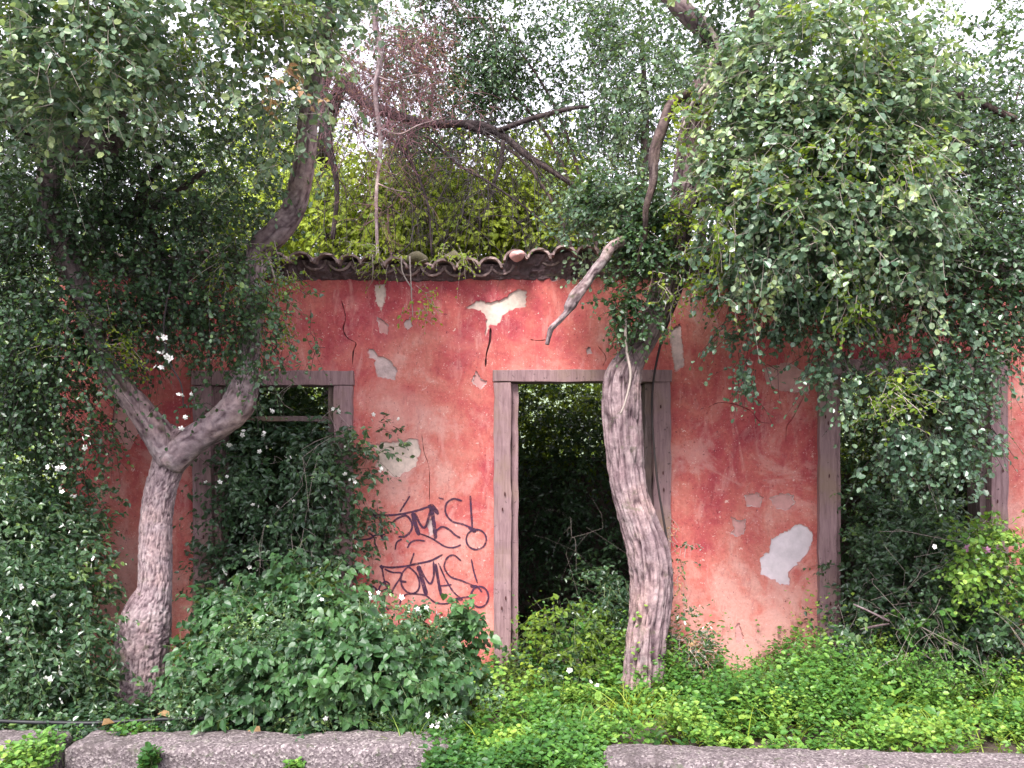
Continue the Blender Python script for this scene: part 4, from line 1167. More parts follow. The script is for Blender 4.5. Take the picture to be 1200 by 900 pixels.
vs = empty('vine_stem', P(440, 300, 7.0)); tag(vs, 'pale thin upright vine stem with side twigs in front of the bare tree', 'vine')
limbs_obj('stem', [([(436, -40, 7.0, 4), (440, 30, 7.0, 4), (446, 60, 7.0, 3.4), (440, 110, 7.0, 3), (446, 170, 7.0, 2.6), (441, 230, 7.0, 2.2), (443, 310, 7.0, 1.8)], 10, 9, 0.05, 81, 8, 6)], 'bark_pale', vs)
limbs_obj('side_twig', [([(443, 150, 7.0, 1.1), (468, 157, 6.9, .9), (492, 146, 6.9, .8), (522, 138, 6.9, .4)], 6, 6, 0.02, 82, 8, 6), ([(443, 90, 7.0, 1.0), (462, 95, 6.9, .8), (485, 88, 6.9, .6), (505, 92, 6.9, .4)], 6, 6, 0.02, 83, 8, 6),
                        ([(442, 215, 7.0, 1.0), (460, 222, 6.9, .7), (480, 226, 6.9, .4)], 6, 6, 0.02, 84, 8, 6), ([(443, 160, 7.0, 1.1), (425, 150, 6.9, .8), (410, 130, 6.9, .4)], 6, 6, 0.02, 85, 8, 6)], 'bark_pale', vs)
net_obj('twigs', np.array([P(442 + (k % 5) * 3, 40 + k * 8, 6.98) for k in range(30)]), 'twig_pink', vs, n=45, L=.28, droop=.5, r0=.0022, seed=86, kids=3)

def back_tree(px, pyb, d, blobs, mat, n, size, label, seed, bark='bark_dark', tint0=.5, group='trees beyond the house', droop=.5, extra=None, L=0.5, cs=.2):
    t = empty('tree', P(px, 560, d)); t.location.z = 0
    tag(t, label, 'tree', group)
    top = min(b[1] for b in blobs)
    gpy = HY + CH * F / d
    spec = [([(px, gpy + 15, d, 14), (px + 6, (gpy + pyb) / 2, d, 11), (px - 5, pyb, d, 8), (px + 4, (pyb + top) / 2, d, 5), (px, top, d, 2)], 12, 8, 0.06, seed, 5, 7)]
    rr = random.Random(seed)
    for b in blobs[:3]:
        spec.append(([(px - 2, (pyb + gpy) / 2, d, 3), ((px + b[0]) / 2 + rr.uniform(-10, 10), (pyb + b[1]) / 2 + 10, (d + b[2]) / 2, 2), (b[0], b[1], b[2], 1)], 8, 7, 0.05, seed + 3, 5, 6))
    limbs_obj('trunk', spec, bark, t)
    Plant().add(mat, 'twig_dark', 'far', blobs=blobs, ntw=n, L=L, nl=9, size=size, droop=droop, seed=seed, clump=10, cs=cs, tint0=tint0, rstem=.003, face=.7).build(t, 'crown', 'twigs')
    return t
back_tree(445, 420, 11, [(300, 250, 10.5, 90, 60, .8), (400, 255, 9.2, 70, 45, .5, 1.5), (330, 190, 11, 60, 50, .6, .6), (470, 260, 9.2, 60, 40, .4, 1.5), (430, 200, 10, 60, 30, .4, .6)], 'leaf_lime', 2300, .092, 'lime green tree behind the left end of the tiled eave', 101, tint0=.9)
back_tree(500, 430, 12, [(520, 255, 9.4, 80, 42, .5), (600, 262, 9.3, 70, 40, .4), (680, 265, 9.5, 60, 45, .5), (560, 215, 10, 110, 30, .5, .6)], 'leaf_lime', 2300, .092, 'lime green tree behind the middle of the tiled eave', 102, tint0=.85)
back_tree(752, 300, 8.6, [(545, 60, 8.5, 45, 90, .4), (590, 30, 8.5, 70, 40, .5), (520, 130, 8.3, 25, 45, .3, .7), (690, 90, 8.6, 60, 100, .5, .55), (620, 90, 8.6, 50, 40, .4, .5), (480, 120, 8.4, 60, 40, .3, .5), (745, 110, 8.4, 50, 110, .4, .8), (690, 235, 8.3, 40, 35, .4, .5), (480, 30, 8.6, 40, 60, .3, .5), (430, 50, 8.6, 35, 70, .3, .5)],
          'leaf_dark', 2700, .060, 'sparse dark tree showing white sky between its leaves above the eave', 103, tint0=.5, L=.30, cs=.10)
back_tree(820, 430, 9.5, [(840, 200, 9.2, 80, 150, .6), (930, 120, 9.5, 90, 130, .6), (820, 30, 9, 60, 70, .5, .6)], 'leaf_dark', 1100, .07, 'dark tree behind the right tree and its vine', 104)
back_tree(1100, 430, 9.5, [(1060, 200, 9.4, 90, 150, .6), (1160, 220, 9.4, 90, 150, .6), (1200, 80, 9.5, 80, 120, .6, .5)], 'leaf_dark', 1300, .07, 'dark tree behind the house at the right edge', 105)
back_tree(120, 430, 9.5, [(60, 200, 9.4, 110, 110, .6), (180, 230, 9.2, 100, 90, .6), (100, 100, 9.5, 120, 80, .6, .5)], 'leaf_dark', 1400, .07, 'dark tree behind the house at the left edge', 106)
back_tree(-60, 400, 7.5, [(-40, 300, 6.6, 90, 200, .5), (0, 450, 6.3, 60, 120, .35)], 'leaf_dark', 1000, .05, 'dark tree cut by the left edge of the photo beyond the house corner', 107)
# low woody scrub seen through the doorways, behind the rear wall
for k, (px, d, lab) in enumerate(((330, 11.5, 'bush behind the rear wall seen through the left doorway'), (680, 11.3, 'bush behind the rear wall seen through the middle doorway'), (1070, 11.5, 'bush behind the rear wall seen through the right doorway'))):
    t = empty('bush', P(px, 600, d)); t.location.z = 0; tag(t, lab, 'bush', 'bushes behind the rear wall')
    Plant().add('leaf_lime', 'twig_dark', 'far', blobs=[(px, 470, d, 140, 70, .5), (px, 560, d, 140, 60, .5, .7), (px + 40, 420, d + .3, 140, 50, .5), (px, 520, 9.55, 140, 45, .12, 1.6)], ntw=1500, L=.40, nl=9, size=.085, seed=120 + k, clump=10, cs=.14, tint0=.0).build(t)

# far-off wood closing the view
w = Plant(); w.add('leaf_lime', 'twig_dark', 'far', blobs=[(x, 330 + (x * 37 % 40), 16 + (x * 13 % 5), 110, 70, 1.2) for x in range(-200, 1500, 90)] + [(x, 480, 15, 110, 90, 1.0, .5) for x in range(-200, 1500, 120)], ntw=5200, L=1.0, nl=9, size=.17, seed=140, clump=10, cs=.4, tint0=.35, rstem=.006)
b_ = list(w.L.values())[0]
tag(link('woodland', b_.mesh('woodland'), M['leaf_lime']), 'far green wood closing the view behind the ruin', 'woodland', kind='stuff')

# ------------------------------------------------------------------ shrubs against and inside the house
def bramble_canes(parent, spots, n, L, seed, mat='twig_pale', r0=.003):
    rs = np.random.RandomState(seed)
    pts = np.array([P(a + rs.normal() * s, b + rs.normal() * s, d) for (a, b, d, s) in spots for _ in range(20)])
    return net_obj('canes', pts, mat, parent, n=n, L=L, droop=0.8, r0=r0, seed=seed, kids=2)

br = empty('bramble', P(330, 760, 6.7)); br.location.z = 0
tag(br, 'dark bramble filling the left doorway and spilling over its right jamb, dotted with white flowers', 'bramble')
Plant().add('leaf_dark', 'twig_dark', 'ovate', blobs=[(330, 560, 6.6, 80, 80, .3), (330, 660, 6.4, 95, 50, .3), (392, 560, 6.3, 28, 60, .12, 1.1, .05), (290, 500, 7.2, 40, 50, .3, .4), (416, 540, 6.35, 10, 22, .05, .4, .1), (350, 490, 7.0, 60, 30, .3, .5), (300, 620, 7.4, 90, 100, .5, .6)],
            ntw=2000, L=.2, nl=8, size=.056, seed=151, clump=10, cs=.08, tint0=.36, droop=.5, hang=.1, face=1.0, rstem=.0014).build(br)
Plant().add('leaf_dark', 'twig_dark', 'ovate', blobs=[(450, 497, 6.35, 8, 5, .03), (430, 505, 6.35, 8, 6, .03), (447, 612, 6.35, 25, 8, .05)], ntw=26, L=.13, nl=6, size=.05, seed=152, clump=4, cs=.03, tint0=.4).build(br)
bramble_canes(br, [(330, 620, 6.5, 40), (380, 540, 6.4, 25), (280, 560, 6.6, 20)], 24, .7, 153, r0=.0022)
flowers(br, [(316, 478), (396, 480), (283, 505), (305, 508), (266, 522), (305, 528), (337, 535), (262, 560), (248, 568), (388, 578), (303, 592), (323, 596), (407, 525), (420, 565), (345, 588), (437, 490), (455, 492), (446, 545), (410, 560), (262, 670), (295, 665), (318, 670)], 4, 2, 6.15)

inn = empty('bush', P(680, 800, 8)); inn.location.z = 0
tag(inn, 'shaded tangle of bush inside the house behind the middle doorway', 'bush', 'overgrowth inside the house')
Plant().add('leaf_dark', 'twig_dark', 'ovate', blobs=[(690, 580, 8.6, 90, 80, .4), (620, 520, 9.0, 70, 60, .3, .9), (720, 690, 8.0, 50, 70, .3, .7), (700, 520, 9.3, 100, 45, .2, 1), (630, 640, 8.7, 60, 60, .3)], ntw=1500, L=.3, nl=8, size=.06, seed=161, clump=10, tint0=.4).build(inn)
bramble_canes(inn, [(660, 640, 7.4, 40), (700, 560, 7.4, 30), (640, 700, 7.3, 30)], 12, .9, 162, r0=.0012)
inr = empty('bush', P(1070, 800, 8)); inr.location.z = 0
tag(inr, 'shaded dense bush inside the house behind the right doorway', 'bush', 'overgrowth inside the house')
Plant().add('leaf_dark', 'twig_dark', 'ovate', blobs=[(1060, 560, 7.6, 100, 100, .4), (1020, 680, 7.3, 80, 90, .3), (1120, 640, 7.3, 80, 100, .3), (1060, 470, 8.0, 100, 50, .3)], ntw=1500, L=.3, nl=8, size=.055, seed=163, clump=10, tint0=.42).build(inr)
inl = empty('bush', P(320, 800, 8.4)); inl.location.z = 0
tag(inl, 'shaded dense bush inside the house behind the left doorway', 'bush', 'overgrowth inside the house')
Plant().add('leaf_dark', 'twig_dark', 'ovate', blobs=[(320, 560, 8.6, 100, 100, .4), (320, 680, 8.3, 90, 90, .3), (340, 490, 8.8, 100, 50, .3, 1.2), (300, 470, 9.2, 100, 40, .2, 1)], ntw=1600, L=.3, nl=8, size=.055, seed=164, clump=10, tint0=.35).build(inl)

dw = empty('shrub', P(680, 790, 6.3)); dw.location.z = 0
tag(dw, 'small bright leaved shrub growing on the threshold of the middle doorway', 'shrub')
Plant().add('leaf_lime', 'stem', 'ovate', blobs=[(670, 745, 6.4, 45, 30, .15), (700, 770, 6.2, 35, 25, .12), (640, 790, 6.1, 45, 20, .15), (665, 715, 6.5, 20, 15, .1)], ntw=230, L=.2, nl=7, size=.048, seed=171, clump=6, cs=.06, tint0=.25).add(
    'leaf_dark', 'stem', 'ovate', blobs=[(690, 770, 6.4, 60, 40, .15), (710, 720, 6.6, 35, 60, .15), (620, 800, 6.2, 40, 18, .12)], ntw=380, L=.2, nl=7, size=.05, seed=172, clump=8, cs=.07, tint0=.5).build(dw)
flowers(dw, [(668, 785), (700, 803), (690, 800)], 2, 2, 5.9)

rb = empty('bramble', P(1090, 790, 6.2)); rb.location.z = 0
tag(rb, 'tall bramble thicket before the right doorway with a few pink flowers', 'bramble')
Plant().add('leaf_dark', 'twig_dark', 'ovate', blobs=[(1080, 680, 6.3, 80, 80, .25), (1140, 730, 6.0, 70, 60, .25), (1195, 690, 6.1, 40, 40, .2, .6), (1040, 740, 6.2, 60, 40, .2, .8), (1050, 620, 6.6, 70, 50, .25, .7), (1250, 720, 5.9, 50, 70, .3)],
            ntw=1600, L=.2, nl=8, size=.052, seed=181, clump=9, cs=.08, tint0=.47, droop=.5, face=.9, rstem=.0014).add(
    'leaf_herb', 'stem', 'round', blobs=[(1160, 660, 5.7, 45, 40, .12), (1130, 640, 5.8, 30, 25, .1), (1185, 655, 5.7, 28, 30, .1), (1090, 740, 5.8, 25, 30, .1, .6)], ntw=210, L=.16, nl=7, size=.048, seed=182, clump=6, cs=.06, tint0=.6).build(rb)
bramble_canes(rb, [(1030, 720, 6.2, 35), (1100, 700, 6.0, 40), (1160, 700, 5.9, 30), (1110, 640, 6.1, 30)], 36, .6, 183, r0=.0022)
limbs_obj('dead_cane', [([(1000, 708, 6.0, 1.0), (1020, 717, 5.95, 1.5), (1042, 728, 5.9, 1.3)], 6, 6, .02, 184, 8, 6), ([(1008, 738, 6.0, 1.5), (1025, 734, 5.95, 1.6), (1042, 731, 5.9, 1.0)], 6, 6, .02, 185, 8, 6)], 'bark_pale', rb)
flowers(rb, [(1132, 643), (1158, 645)], 2, 2, 5.6, FLP)
flowers(rb, [(1105, 535), (1140, 655), (1035, 522), (1098, 640)], 3, 1, 5.3)

sh = empty('shrub', P(60, 840, 5.6)); sh.location.z = 0
tag(sh, 'dense dark shrub with white flowers left of the left tree at the photo edge', 'shrub')
Plant().add('leaf_dark', 'stem', 'ovate', blobs=[(50, 740, 5.5, 70, 90, .3), (-10, 660, 5.5, 70, 110, .3), (60, 630, 5.8, 70, 60, .25, .8), (-60, 780, 5.3, 80, 90, .3), (80, 800, 5.5, 45, 40, .2), (85, 690, 5.9, 40, 60, .15, .5), (10, 560, 5.8, 60, 90, .25, 1.3), (55, 650, 6.1, 30, 90, .2, 1)],
            ntw=3500, L=.18, nl=8, size=.050, face=.8, rstem=.0014, seed=191, clump=10, cs=.08, tint0=.47, droop=.5).build(sh)
flowers(sh, [(10, 684), (20, 750), (62, 700), (88, 708), (68, 740), (5, 745), (68, 785), (58, 828), (72, 822), (20, 682), (75, 623), (56, 792), (105, 655), (68, 550), (102, 520), (74, 575), (85, 583), (0, 720), (40, 706), (60, 550), (100, 512)], 4, 2, 5.15)
flowers(sh, [(210, 505), (222, 490)], 3, 1, 5.2)

wf = empty('flowering_vine', P(195, 400, 5.3)); tag(wf, 'thin vine with white blossoms hanging over the fork of the left tree', 'vine')
limbs_obj('stem', [([(200, 330, 5.3, 1.2), (192, 380, 5.3, 1.1), (197, 420, 5.3, 1), (212, 450, 5.3, .9), (215, 478, 5.3, .7)], 6, 6, .02, 195, 8, 5)], 'twig_dark', wf)
Plant().add('leaf_dark', 'twig_dark', 'round', blobs=[(200, 475, 5.35, 26, 12, .05), (205, 395, 5.35, 18, 30, .05, .5)], ntw=22, L=.12, nl=6, size=.036, seed=196, clump=3, cs=.04, tint0=.2).build(wf)
flowers(wf, [(190, 398), (190, 412), (186, 430), (198, 418), (195, 425), (210, 462), (223, 463), (188, 395)], 3, 2, 5.25)

# nettle bush in front of the left pier: its leaves can be told apart
nb = empty('nettle_bush', P(390, 845, 5.3)); nb.location.z = 0
tag(nb, 'broad green bush of heart shaped leaves between the left tree and the middle doorway', 'bush')
NB = [(310, 795, 5.2, 85, 55, .25), (420, 795, 5.15, 100, 60, .25), (360, 750, 5.5, 110, 45, .25), (490, 805, 5.2, 55, 48, .2), (280, 765, 5.5, 45, 45, .2), (310, 716, 5.8, 55, 28, .2, .8), (385, 712, 5.7, 48, 26, .2, .8), (510, 770, 5.5, 45, 28, .15), (500, 745, 5.6, 35, 12, .1, .6)]
NB += [(250, 725, 5.7, 12, 20, .05, 2.5), (345, 672, 5.85, 12, 14, .05, 2.0), (392, 680, 5.8, 14, 10, .05, 1.5), (480, 730, 5.6, 12, 10, .05, 1.5), (548, 742, 5.5, 14, 12, .05, 2.5), (225, 800, 5.4, 25, 30, .1, 1.2)]
Lf, St, _ = spray(blobs=NB, ntw=2300, L=.15, nl=6, size=.070, droop=.3, kind='heart', seed=201, clump=7, cs=.05, tint0=.5, up=.5, face=.75, shell=.6)
pos, ax, nor, sz, ti = Lf
ax = nrm(ax + np.array([0, -.25, -.55]))
okm = pos[:, 2] > 0.02
pos, ax, nor, sz, ti = pos[okm], ax[okm], nor[okm], sz[okm], ti[okm]
dist = np.linalg.norm(pos - np.array([0, -D, CH]), axis=1)
order = np.argsort(dist - sz * 6)
near, rest = order[:300], order[300:]
V, Q, T = leaves_mesh(pos[rest], ax[rest], nor[rest], sz[rest], ti[rest], 'heart')
B = Batch(); B.add(V, Q, T)
o = link('foliage', B.mesh('foliage'), M['leaf_nettle'], nb); o['kind'] = 'stuff'
single = []
for tv_ in (.25, .4, .55, .7, .9):
    T0, Q0 = leaf_tmpl('heart'); me = np_mesh('leaf', T0, Q0, np.full(len(Q0), tv_)); me.materials.append(M['leaf_nettle']); single.append(me)
A = nrm(ax[near]); S = nrm(np.cross(nor[near], A)); Nn = np.cross(A, S)
for k, i in enumerate(near):
    o = bpy.data.objects.new('leaf', single[int(np.clip(ti[i] * 5, 0, 4))]); COL.objects.link(o); o.parent = nb
    s = sz[i]; q = pos[i] - np.array(nb.location)
    o.matrix_local = Matrix(((A[k][0] * s, S[k][0] * s, Nn[k][0] * s, q[0]), (A[k][1] * s, S[k][1] * s, Nn[k][1] * s, q[1]), (A[k][2] * s, S[k][2] * s, Nn[k][2] * s, q[2]), (0, 0, 0, 1)))
B = Batch(); B.add(*St); link('stems', B.mesh('stems'), M['stem'], nb)['kind'] = 'stuff'
flowers(nb, [(432, 702), (490, 712), (510, 720), (500, 716), (432, 764), (415, 780), (478, 808), (470, 700), (310, 708), (377, 700), (440, 695)], 3, 2, 5.1)
flowers(nb, [(512, 845), (525, 840), (508, 852), (382, 843), (505, 838)], 3, 2, 4.85)

mx_ = empty('shrub', P(300, 845, 5.2)); mx_.location.z = 0
tag(mx_, 'small leaved dark shrub growing up through the broad heart leaved bush', 'shrub')
Plant().add('leaf_dark', 'stem', 'ovate', blobs=[(240, 820, 5.1, 50, 25, .12), (330, 745, 5.3, 60, 40, .15, .7), (470, 760, 5.2, 50, 40, .15, .7), (540, 830, 5.0, 40, 25, .12), (380, 840, 4.95, 90, 14, .1)], ntw=420, L=.2, nl=8, size=.032, seed=205, clump=8, cs=.05, up=.8, tint0=.6, face=.6, rstem=.0014).build(mx_)

# ------------------------------------------------------------------ low herbs, grass and kerb weeds
def herb(name, pts_n, area, hfun, seed, mat, label, cat, size=.028, nl=10, leafk='round', tint0=.5, thing=False, dens=None):
    rs = np.random.RandomState(seed)
    xy = area(rs, pts_n)
    n = len(xy)
    gap = fbm(np.stack([xy[:, 0] * 5, xy[:, 1] * 5, 0 * xy[:, 0]], -1), 91, 3)
    if n > 2000: xy = xy[gap > .34]; n = len(xy)
    h = hfun(xy[:, 0], xy[:, 1]) * (0.55 + .6 * rs.rand(n))
    base = np.stack([xy[:, 0], xy[:, 1], np.full(n, 0.0)], -1)
    lean = np.stack([rs.normal(size=n) * .25, rs.normal(size=n) * .25 - .15, np.ones(n)], -1)
    lean = nrm(lean)
    K = 4; t = np.linspace(0, 1, K)
    paths = base[:, None] + lean[:, None] * (h[:, None] * t[None])[..., None]
    sv2, sq2 = twig_tubes(paths, np.full(n, .0018), np.full(n, .001))
    tt = .25 + .75 * (np.arange(nl)[None] + rs.rand(n, nl)) / nl
    p = base[:, None] + lean[:, None] * (h[:, None] * tt)[..., None]
    az = rs.rand(n, nl) * 6.283
    ax = nrm(np.stack([np.cos(az), np.sin(az), .25 + .3 * rs.normal(size=(n, nl))], -1))
    nor = nrm(np.stack([rs.normal(size=(n, nl)) * .35, -.35 + rs.normal(size=(n, nl)) * .35, np.ones((n, nl))], -1))
    sz = size * (.45 + .9 * rs.rand(n, nl)) * (.7 + .7 * rs.rand(n, 1))
    p = p + ax * (size * .5 * rs.rand(n, nl))[..., None]
    cl = fbm(np.stack([xy[:, 0] * 3, xy[:, 1] * 3, 0 * h], -1), seed, 3)
    tint = np.clip(tint0 + (np.clip(xy[:, 0], -1, 4) * .07 - .10)[:, None] + (cl - .45)[:, None] * 1.9 + rs.normal(size=(n, nl)) * .14 + (tt - .6) * .25, 0, 1)
    m = n * nl
    V, Q, T = leaves_mesh(p.reshape(m, 3), ax.reshape(m, 3), nor.reshape(m, 3), sz.reshape(m), tint.reshape(m), leafk)
    LEAFCOUNT[0] += m
    B = Batch(); B.add(V, Q, T)
    if thing:
        t_ = empty(name, (float(xy[:, 0].mean()), float(xy[:, 1].mean()), 0)); tag(t_, label, cat)
        link('foliage', B.mesh('foliage'), M[mat], t_)['kind'] = 'stuff'; S_ = Batch(); S_.add(sv2, sq2); link('stems', S_.mesh('stems'), M['stem'], t_)['kind'] = 'stuff'
        return t_
    me = B.mesh(name)
    o = tag(link(name, me, M[mat]), label, cat, kind='stuff')
    return o
def rect(x0, x1, y0, y1):
    return lambda rs, n: np.stack([x0 + (x1 - x0) * rs.rand(n), y0 + (y1 - y0) * rs.rand(n)], -1)
def hmain(x, y):
    c = fbm(np.stack([x * 2.4, y * 2.4, 0 * x], -1), 66, 3)
    near_wall = np.clip((y + 1.6) / 1.4, 0, 1)
    return .05 + 1.25 * np.clip(c - .33, 0, 1) * (.6 + 1.0 * near_wall) + .04 * near_wall
def main_area(rs, n):
    x = -.75 + 5.8 * rs.rand(n); y = -1.85 + 1.85 * rs.rand(n) ** .85
    k = np.ones(n, bool)
    # right of the gap the kerb bounds it, in the gap it spills forward
    xe = np.interp(x, [.45, .55, 5], [-2.1, -1.83, -2.05])
    k &= (y > xe + .02)
    k &= ~((x > 0.5) & (y < np.interp(x, [.5, 3.2, 5], [-1.72, -1.93, -2.05])))
    return np.stack([x[k], y[k]], -1)
herb('herbs', 10500, main_area, hmain, 301, 'leaf_herb', 'bright green low herbs covering the verge before the red wall and right doorway', 'herbs', tint0=.52)
herb('herbs', 1500, rect(-.42, .5, -2.12, -1.5), lambda x, y: .13 + .05 * np.sin(x * 9), 302, 'leaf_herb', 'green herbs spilling through the gap between the two long kerb stones', 'herbs', tint0=.42)
herb('herbs', 3800, rect(-4.3, -.5, -1.62, -.1), lambda x, y: .10 + .10 * np.clip(fbm(np.stack([x * 3, y * 3, 0 * x], -1), 5) * 2 - .6, 0, 1), 303, 'leaf_dark', 'dark low herbs under the left tree and around the nettle bush', 'herbs', size=.030, tint0=.6, nl=8)
def clump_area(cx, cy, r): return lambda rs, n: np.stack([cx + r * rs.normal(size=n) * .5, cy + r * rs.normal(size=n) * .5], -1)
a = P(62, 0, 4.75)
t_ = herb('weed', 170, lambda rs, n: np.stack([a.x + .040 * rs.normal(size=n), -1.93 + .16 * rs.normal(size=n)], -1), lambda x, y: .17 + 0 * x, 304, 'leaf_herb', 'bright weed sprouting from the joint between the two left kerb stones', 'weed', thing=True, tint0=.6)
a = P(155, 0, 4.95)
herb('weed', 80, clump_area(a.x, a.y, .10), lambda x, y: .15 + 0 * x, 305, 'leaf_herb', 'small bright weed at the foot of the left tree behind the kerb', 'weed', thing=True, tint0=.75)
a = P(176, 0, 4.60)
herb('weed', 30, clump_area(a.x, a.y - .01, .035), lambda x, y: .13 + 0 * x, 306, 'leaf_herb', 'tiny dull weed on the face of the kerb below the left tree', 'weed', thing=True, tint0=.1)
a = P(347, 0, 4.56)
herb('weed', 20, clump_area(a.x, a.y, .03), lambda x, y: .06 + 0 * x, 307, 'leaf_herb', 'tiny green weed low on the kerb below the nettle bush', 'weed', thing=True, tint0=.7)
herb('weeds', 420, main_area, lambda x, y: .16 + .10 * np.sin(x * 5 + y * 3), 308, 'leaf_herb', 'taller broad leaved weeds scattered through the low herbs of the verge', 'weeds', size=.055, nl=6, leafk='ovate', tint0=.4)
herb('seedlings', 1500, main_area, lambda x, y: .20 + .07 * np.sin(x * 4 + 1), 309, 'leaf_lime', 'yellow green fine leaved growth topping the herbs of the verge', 'weeds', size=.016, nl=12, leafk='lance', tint0=.35)
def verge_blades(n, seed):
    rs = np.random.RandomState(seed); xy = main_area(rs, n); n = len(xy)
    base = np.stack([xy[:, 0], xy[:, 1], np.zeros(n)], -1)
    d_ = nrm(np.stack([rs.normal(size=n) * .4, rs.normal(size=n) * .3 - .1, np.ones(n)], -1)); out = nrm(d_ * np.array([1, 1, 0]) + 1e-6)
    Ls = .16 + .20 * rs.rand(n); K = 5; t = np.linspace(0, 1, K)[None]
    path = base[:, None] + d_[:, None] * (Ls[:, None] * t)[..., None] + (out * .5 + np.array([0, 0, -.45]))[:, None] * (Ls[:, None] * t ** 2.5)[..., None] * .6
    side = nrm(np.cross(d_, np.array([0, -1., .2]) + rs.normal(size=(n, 3)) * .4)); w = .0035 * (1 - t ** 2 * .95)
    V = np.stack([path + side[:, None] * w[..., None], path - side[:, None] * w[..., None]], 2).reshape(-1, 3)
    o = (np.arange(n) * K * 2)[:, None]; i = (np.arange(K - 1) * 2)[None]
    Q = np.stack([o + i, o + i + 2, o + i + 3, o + i + 1], -1).reshape(-1, 4)
    me = np_mesh('grass', V, Q, np.clip(.6 + np.repeat(rs.normal(size=n) * .2, K - 1), 0, 1))
    tag(link('grass', me, M['leaf_lime']), 'scattered pale grass blades among the verge herbs', 'grass', kind='stuff')
verge_blades(650, 310)
# big feathery plant near the wall and a broad leaved one
cl = empty('tall_weed', P(960, 790, 6.0)); cl.location.z = 0; tag(cl, 'taller mound of fresh green weeds against the foot of the right pier', 'weed')
Plant().add('leaf_herb', 'stem', 'ovate', blobs=[(960, 800, 5.9, 110, 28, .2), (1040, 800, 5.8, 60, 25, .15), (860, 810, 5.8, 70, 22, .2), (1130, 805, 5.6, 60, 25, .15), (1000, 790, 5.9, 50, 20, .15)], ntw=900, L=.17, nl=8, size=.034, seed=311, clump=8, cs=.05, up=1.0, tint0=.4).build(cl)
bl = empty('broadleaf_plant', P(1045, 805, 5.6)); bl.location.z = 0; tag(bl, 'broad leaved green plant rising from the herbs before the right doorway', 'plant')
lp = Plant(); lp.add('leaf_herb', 'stem', 'heart', blobs=[(1045, 800, 5.55, 22, 10, .06)], ntw=7, L=.14, nl=3, size=.12, seed=312, clump=3, cs=.03, up=1.2, tint0=.3); lp.build(bl)

def grass(px, py, d, n, L, seed, label, spread=.10, mat='leaf_herb', tint=.55):
    rs = np.random.RandomState(seed)
    c = P(px, py, d); base = np.stack([c.x + rs.normal(size=n) * spread, c.y + rs.normal(size=n) * .06, np.zeros(n)], -1)
    d_ = nrm(np.stack([rs.normal(size=n) * .35, rs.normal(size=n) * .3 - .1, np.ones(n)], -1)); out = nrm(d_ * np.array([1, 1, 0]) + 1e-6)
    Ls = L * (.5 + .7 * rs.rand(n)); K = 6; t = np.linspace(0, 1, K)[None]
    path = base[:, None] + d_[:, None] * (Ls[:, None] * t)[..., None] + (out * .5 + np.array([0, 0, -.45]))[:, None] * (Ls[:, None] * t ** 2.5)[..., None] * .6
    side = nrm(np.cross(d_, np.array([0, -1., .2]) + rs.normal(size=(n, 3)) * .4))
    w = .0042 * (1 - t ** 2 * .95)
    A_ = path + side[:, None] * w[..., None]; B_ = path - side[:, None] * w[..., None]
    V = np.stack([A_, B_], 2).reshape(-1, 3)
    o = (np.arange(n) * K * 2)[:, None]; i = (np.arange(K - 1) * 2)[None]
    Q = np.stack([o + i, o + i + 2, o + i + 3, o + i + 1], -1).reshape(-1, 4)
    me = np_mesh('grass_tuft', V, Q, np.clip(tint + np.repeat(rs.normal(size=n) * .15, K - 1), 0, 1))
    return tag(link('grass_tuft', me, M[mat]), label, 'grass', 'grass tufts on the verge')
grass(485, 850, 4.98, 60, .36, 321, 'long bladed grass tuft in front of the heart leaved bush behind the kerb', .09)
grass(1010, 830, 5.4, 40, .3, 322, 'thin grass tuft among the herbs below the right doorway', .2)
grass(745, 830, 5.5, 60, .32, 323, 'pale grass tuft at the foot of the right tree', .12, 'leaf_lime', .8)
grass(870, 850, 5.2, 30, .26, 324, 'thin grass blades among the herbs below the white plaster patch', .25)
grass(1170, 790, 5.6, 40, .42, 325, 'tall grass tuft at the right edge before the bramble', .15)
grass(600, 840, 5.3, 26, .22, 326, 'short grass blades in the herbs before the middle doorway', .18)
grass(250, 850, 5.1, 24, .2, 327, 'short grass blades right of the left tree behind the kerb', .15)

# dry plant by the right jamb of the middle doorway
dp = empty('dry_weed', P(812, 800, 6.2)); dp.location.z = 0; tag(dp, 'half dry straggling weed between the right tree and the right pier', 'weed')
Plant().add('leaf_dead', 'twig_pale', 'ovate', blobs=[(812, 740, 6.15, 22, 40, .08), (792, 660, 6.2, 12, 35, .05, .7), (812, 790, 6.1, 25, 20, .08)], ntw=90, L=.15, nl=6, size=.03, seed=331, clump=5, cs=.04, tint0=.6).add(
    'leaf_dark', 'twig_pale', 'ovate', blobs=[(810, 750, 6.15, 25, 45, .08), (795, 650, 6.2, 12, 35, .05), (858, 693, 6.35, 6, 14, .03, 2), (810, 790, 6.1, 30, 20, .08)], ntw=130, L=.14, nl=6, size=.032, seed=332, clump=5, cs=.04, tint0=.5).build(dp)
flowers(dp, [(820, 722), (797, 728), (825, 735)], 3, 2, 6.0)

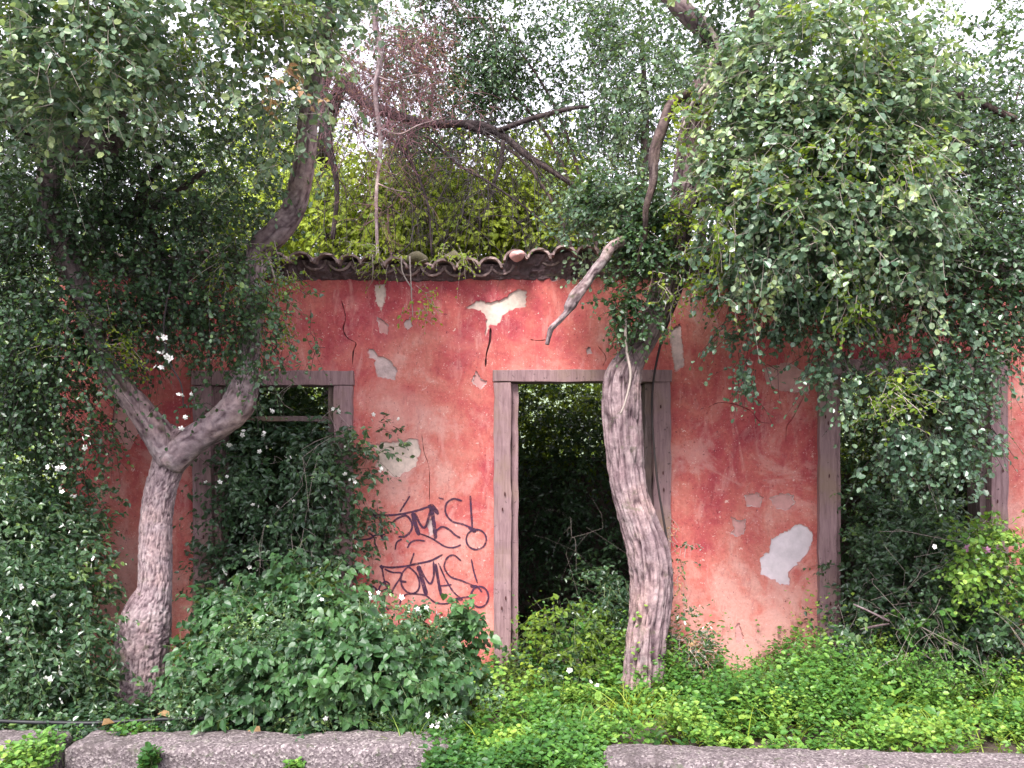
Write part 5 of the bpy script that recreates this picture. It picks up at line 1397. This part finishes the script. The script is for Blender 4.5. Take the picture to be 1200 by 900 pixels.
# ------------------------------------------------------------------ pipe, dry leaves, rubble
def pipe(px0, px1, d, z, name, mat, label, r=.011, seed=0):
    rs = np.random.RandomState(seed)
    xs = np.linspace(P(px0, 0, d).x, P(px1, 0, d).x, 24)
    pts = np.stack([xs, np.full(24, d - D) + np.cumsum(rs.normal(size=24)) * .004, z + np.sin(xs * 3) * .012 + rs.normal(size=24) * .002], -1)
    c = catmull(pts, 3); V, Q = tube(c, np.full(len(c), r), 10)
    return tag(link(name, np_mesh(name, V, Q, None, True), M[mat]), label, 'pipe')
pipe(-100, 430, 4.98, .145, 'irrigation_pipe', 'pipe', 'thin black irrigation pipe running behind the left kerb stones')
rr = random.Random(9)
for k, (px, py, d, lab) in enumerate(((127, 848, 4.93, 'tan dry leaf lying behind the kerb just left of the left tree'), (192, 838, 4.93, 'pale dry leaf on the pipe at the foot of the left tree'), (298, 857, 4.88, 'curled brown dry leaf on the kerb below the nettle bush'))):
    B = Batch(); T0, Q0 = leaf_tmpl('ovate')
    T0 = T0 - np.array([.5, 0, 0]); T0[:, 2] += np.abs(T0[:, 1]) * .9
    B.add(T0 * .075, Q0, .75)
    o = link('dry_leaf', B.mesh('dry_leaf'), M['leaf_dead']); o.location = P(px, py, d); o.rotation_euler = (rr.uniform(.3, .8), rr.uniform(-.3, .3), rr.uniform(0, 6))
    tag(o, lab, 'leaf', 'dry leaves along the kerb')
# bricks fallen in the right doorway
for k, (px, py, d, rx, ry, rz, lab) in enumerate((
        (1025, 760, 6.55, 0, 88, 8, 'reddish brick standing on end at the left side of the right doorway'),
        (1045, 775, 6.5, 5, 20, 30, 'reddish brick leaning beside the standing one in the right doorway'),
        (1060, 792, 6.45, 0, -12, -20, 'reddish brick lying low among weeds in the right doorway'),
        (1018, 790, 6.48, 3, 4, 15, 'reddish brick lying below the standing one in the right doorway'),
        (1040, 745, 6.6, 0, 75, -12, 'broken reddish brick propped highest in the right doorway'))):
    bm = bmesh.new(); box_bm(bm, -.13, .13, -.06, .06, -.035, .035)
    bmesh.ops.subdivide_edges(bm, edges=bm.edges[:], cuts=2, use_grid_fill=True)
    for v in bm.verts: v.co += noise.noise_vector(v.co * 20 + Vector((k * 3, 0, 0))) * .009
    me = bpy.data.meshes.new('brick'); bm.to_mesh(me); bm.free()
    o = link('brick', me, M['brick']); o.location = P(px, py, d); o.rotation_euler = (R(rx), R(ry), R(rz))
    tag(o, lab, 'brick', 'fallen bricks in the right doorway')
# stone lumps lying on the tiles
for k, (px, py, d, s, lab) in enumerate(((606, 300, 6.3, .055, 'pinkish round stone lying on the eave tiles above the middle doorway'), (530, 302, 6.35, .06, 'grey mossy lump on the eave left of the stepped tiles'), (490, 303, 6.35, .07, 'mossy lump on the sagging middle of the eave'))):
    bm = bmesh.new(); bmesh.ops.create_icosphere(bm, subdivisions=3, radius=s)
    for v in bm.verts:
        v.co.z *= .7; v.co += noise.noise_vector(v.co * 14 + Vector((k * 5, 1, 0))) * s * .35
    me = bpy.data.meshes.new('stone'); bm.to_mesh(me); bm.free()
    o = link('stone', me, M['under_pink'] if k == 0 else M['moss']); o.location = P(px, py, d)
    tag(o, lab, 'stone')
print('leaves', LEAFCOUNT[0], 'objects', len(bpy.data.objects), 'tris', sum(len(m.loops) - 2 * len(m.polygons) for m in bpy.data.meshes))
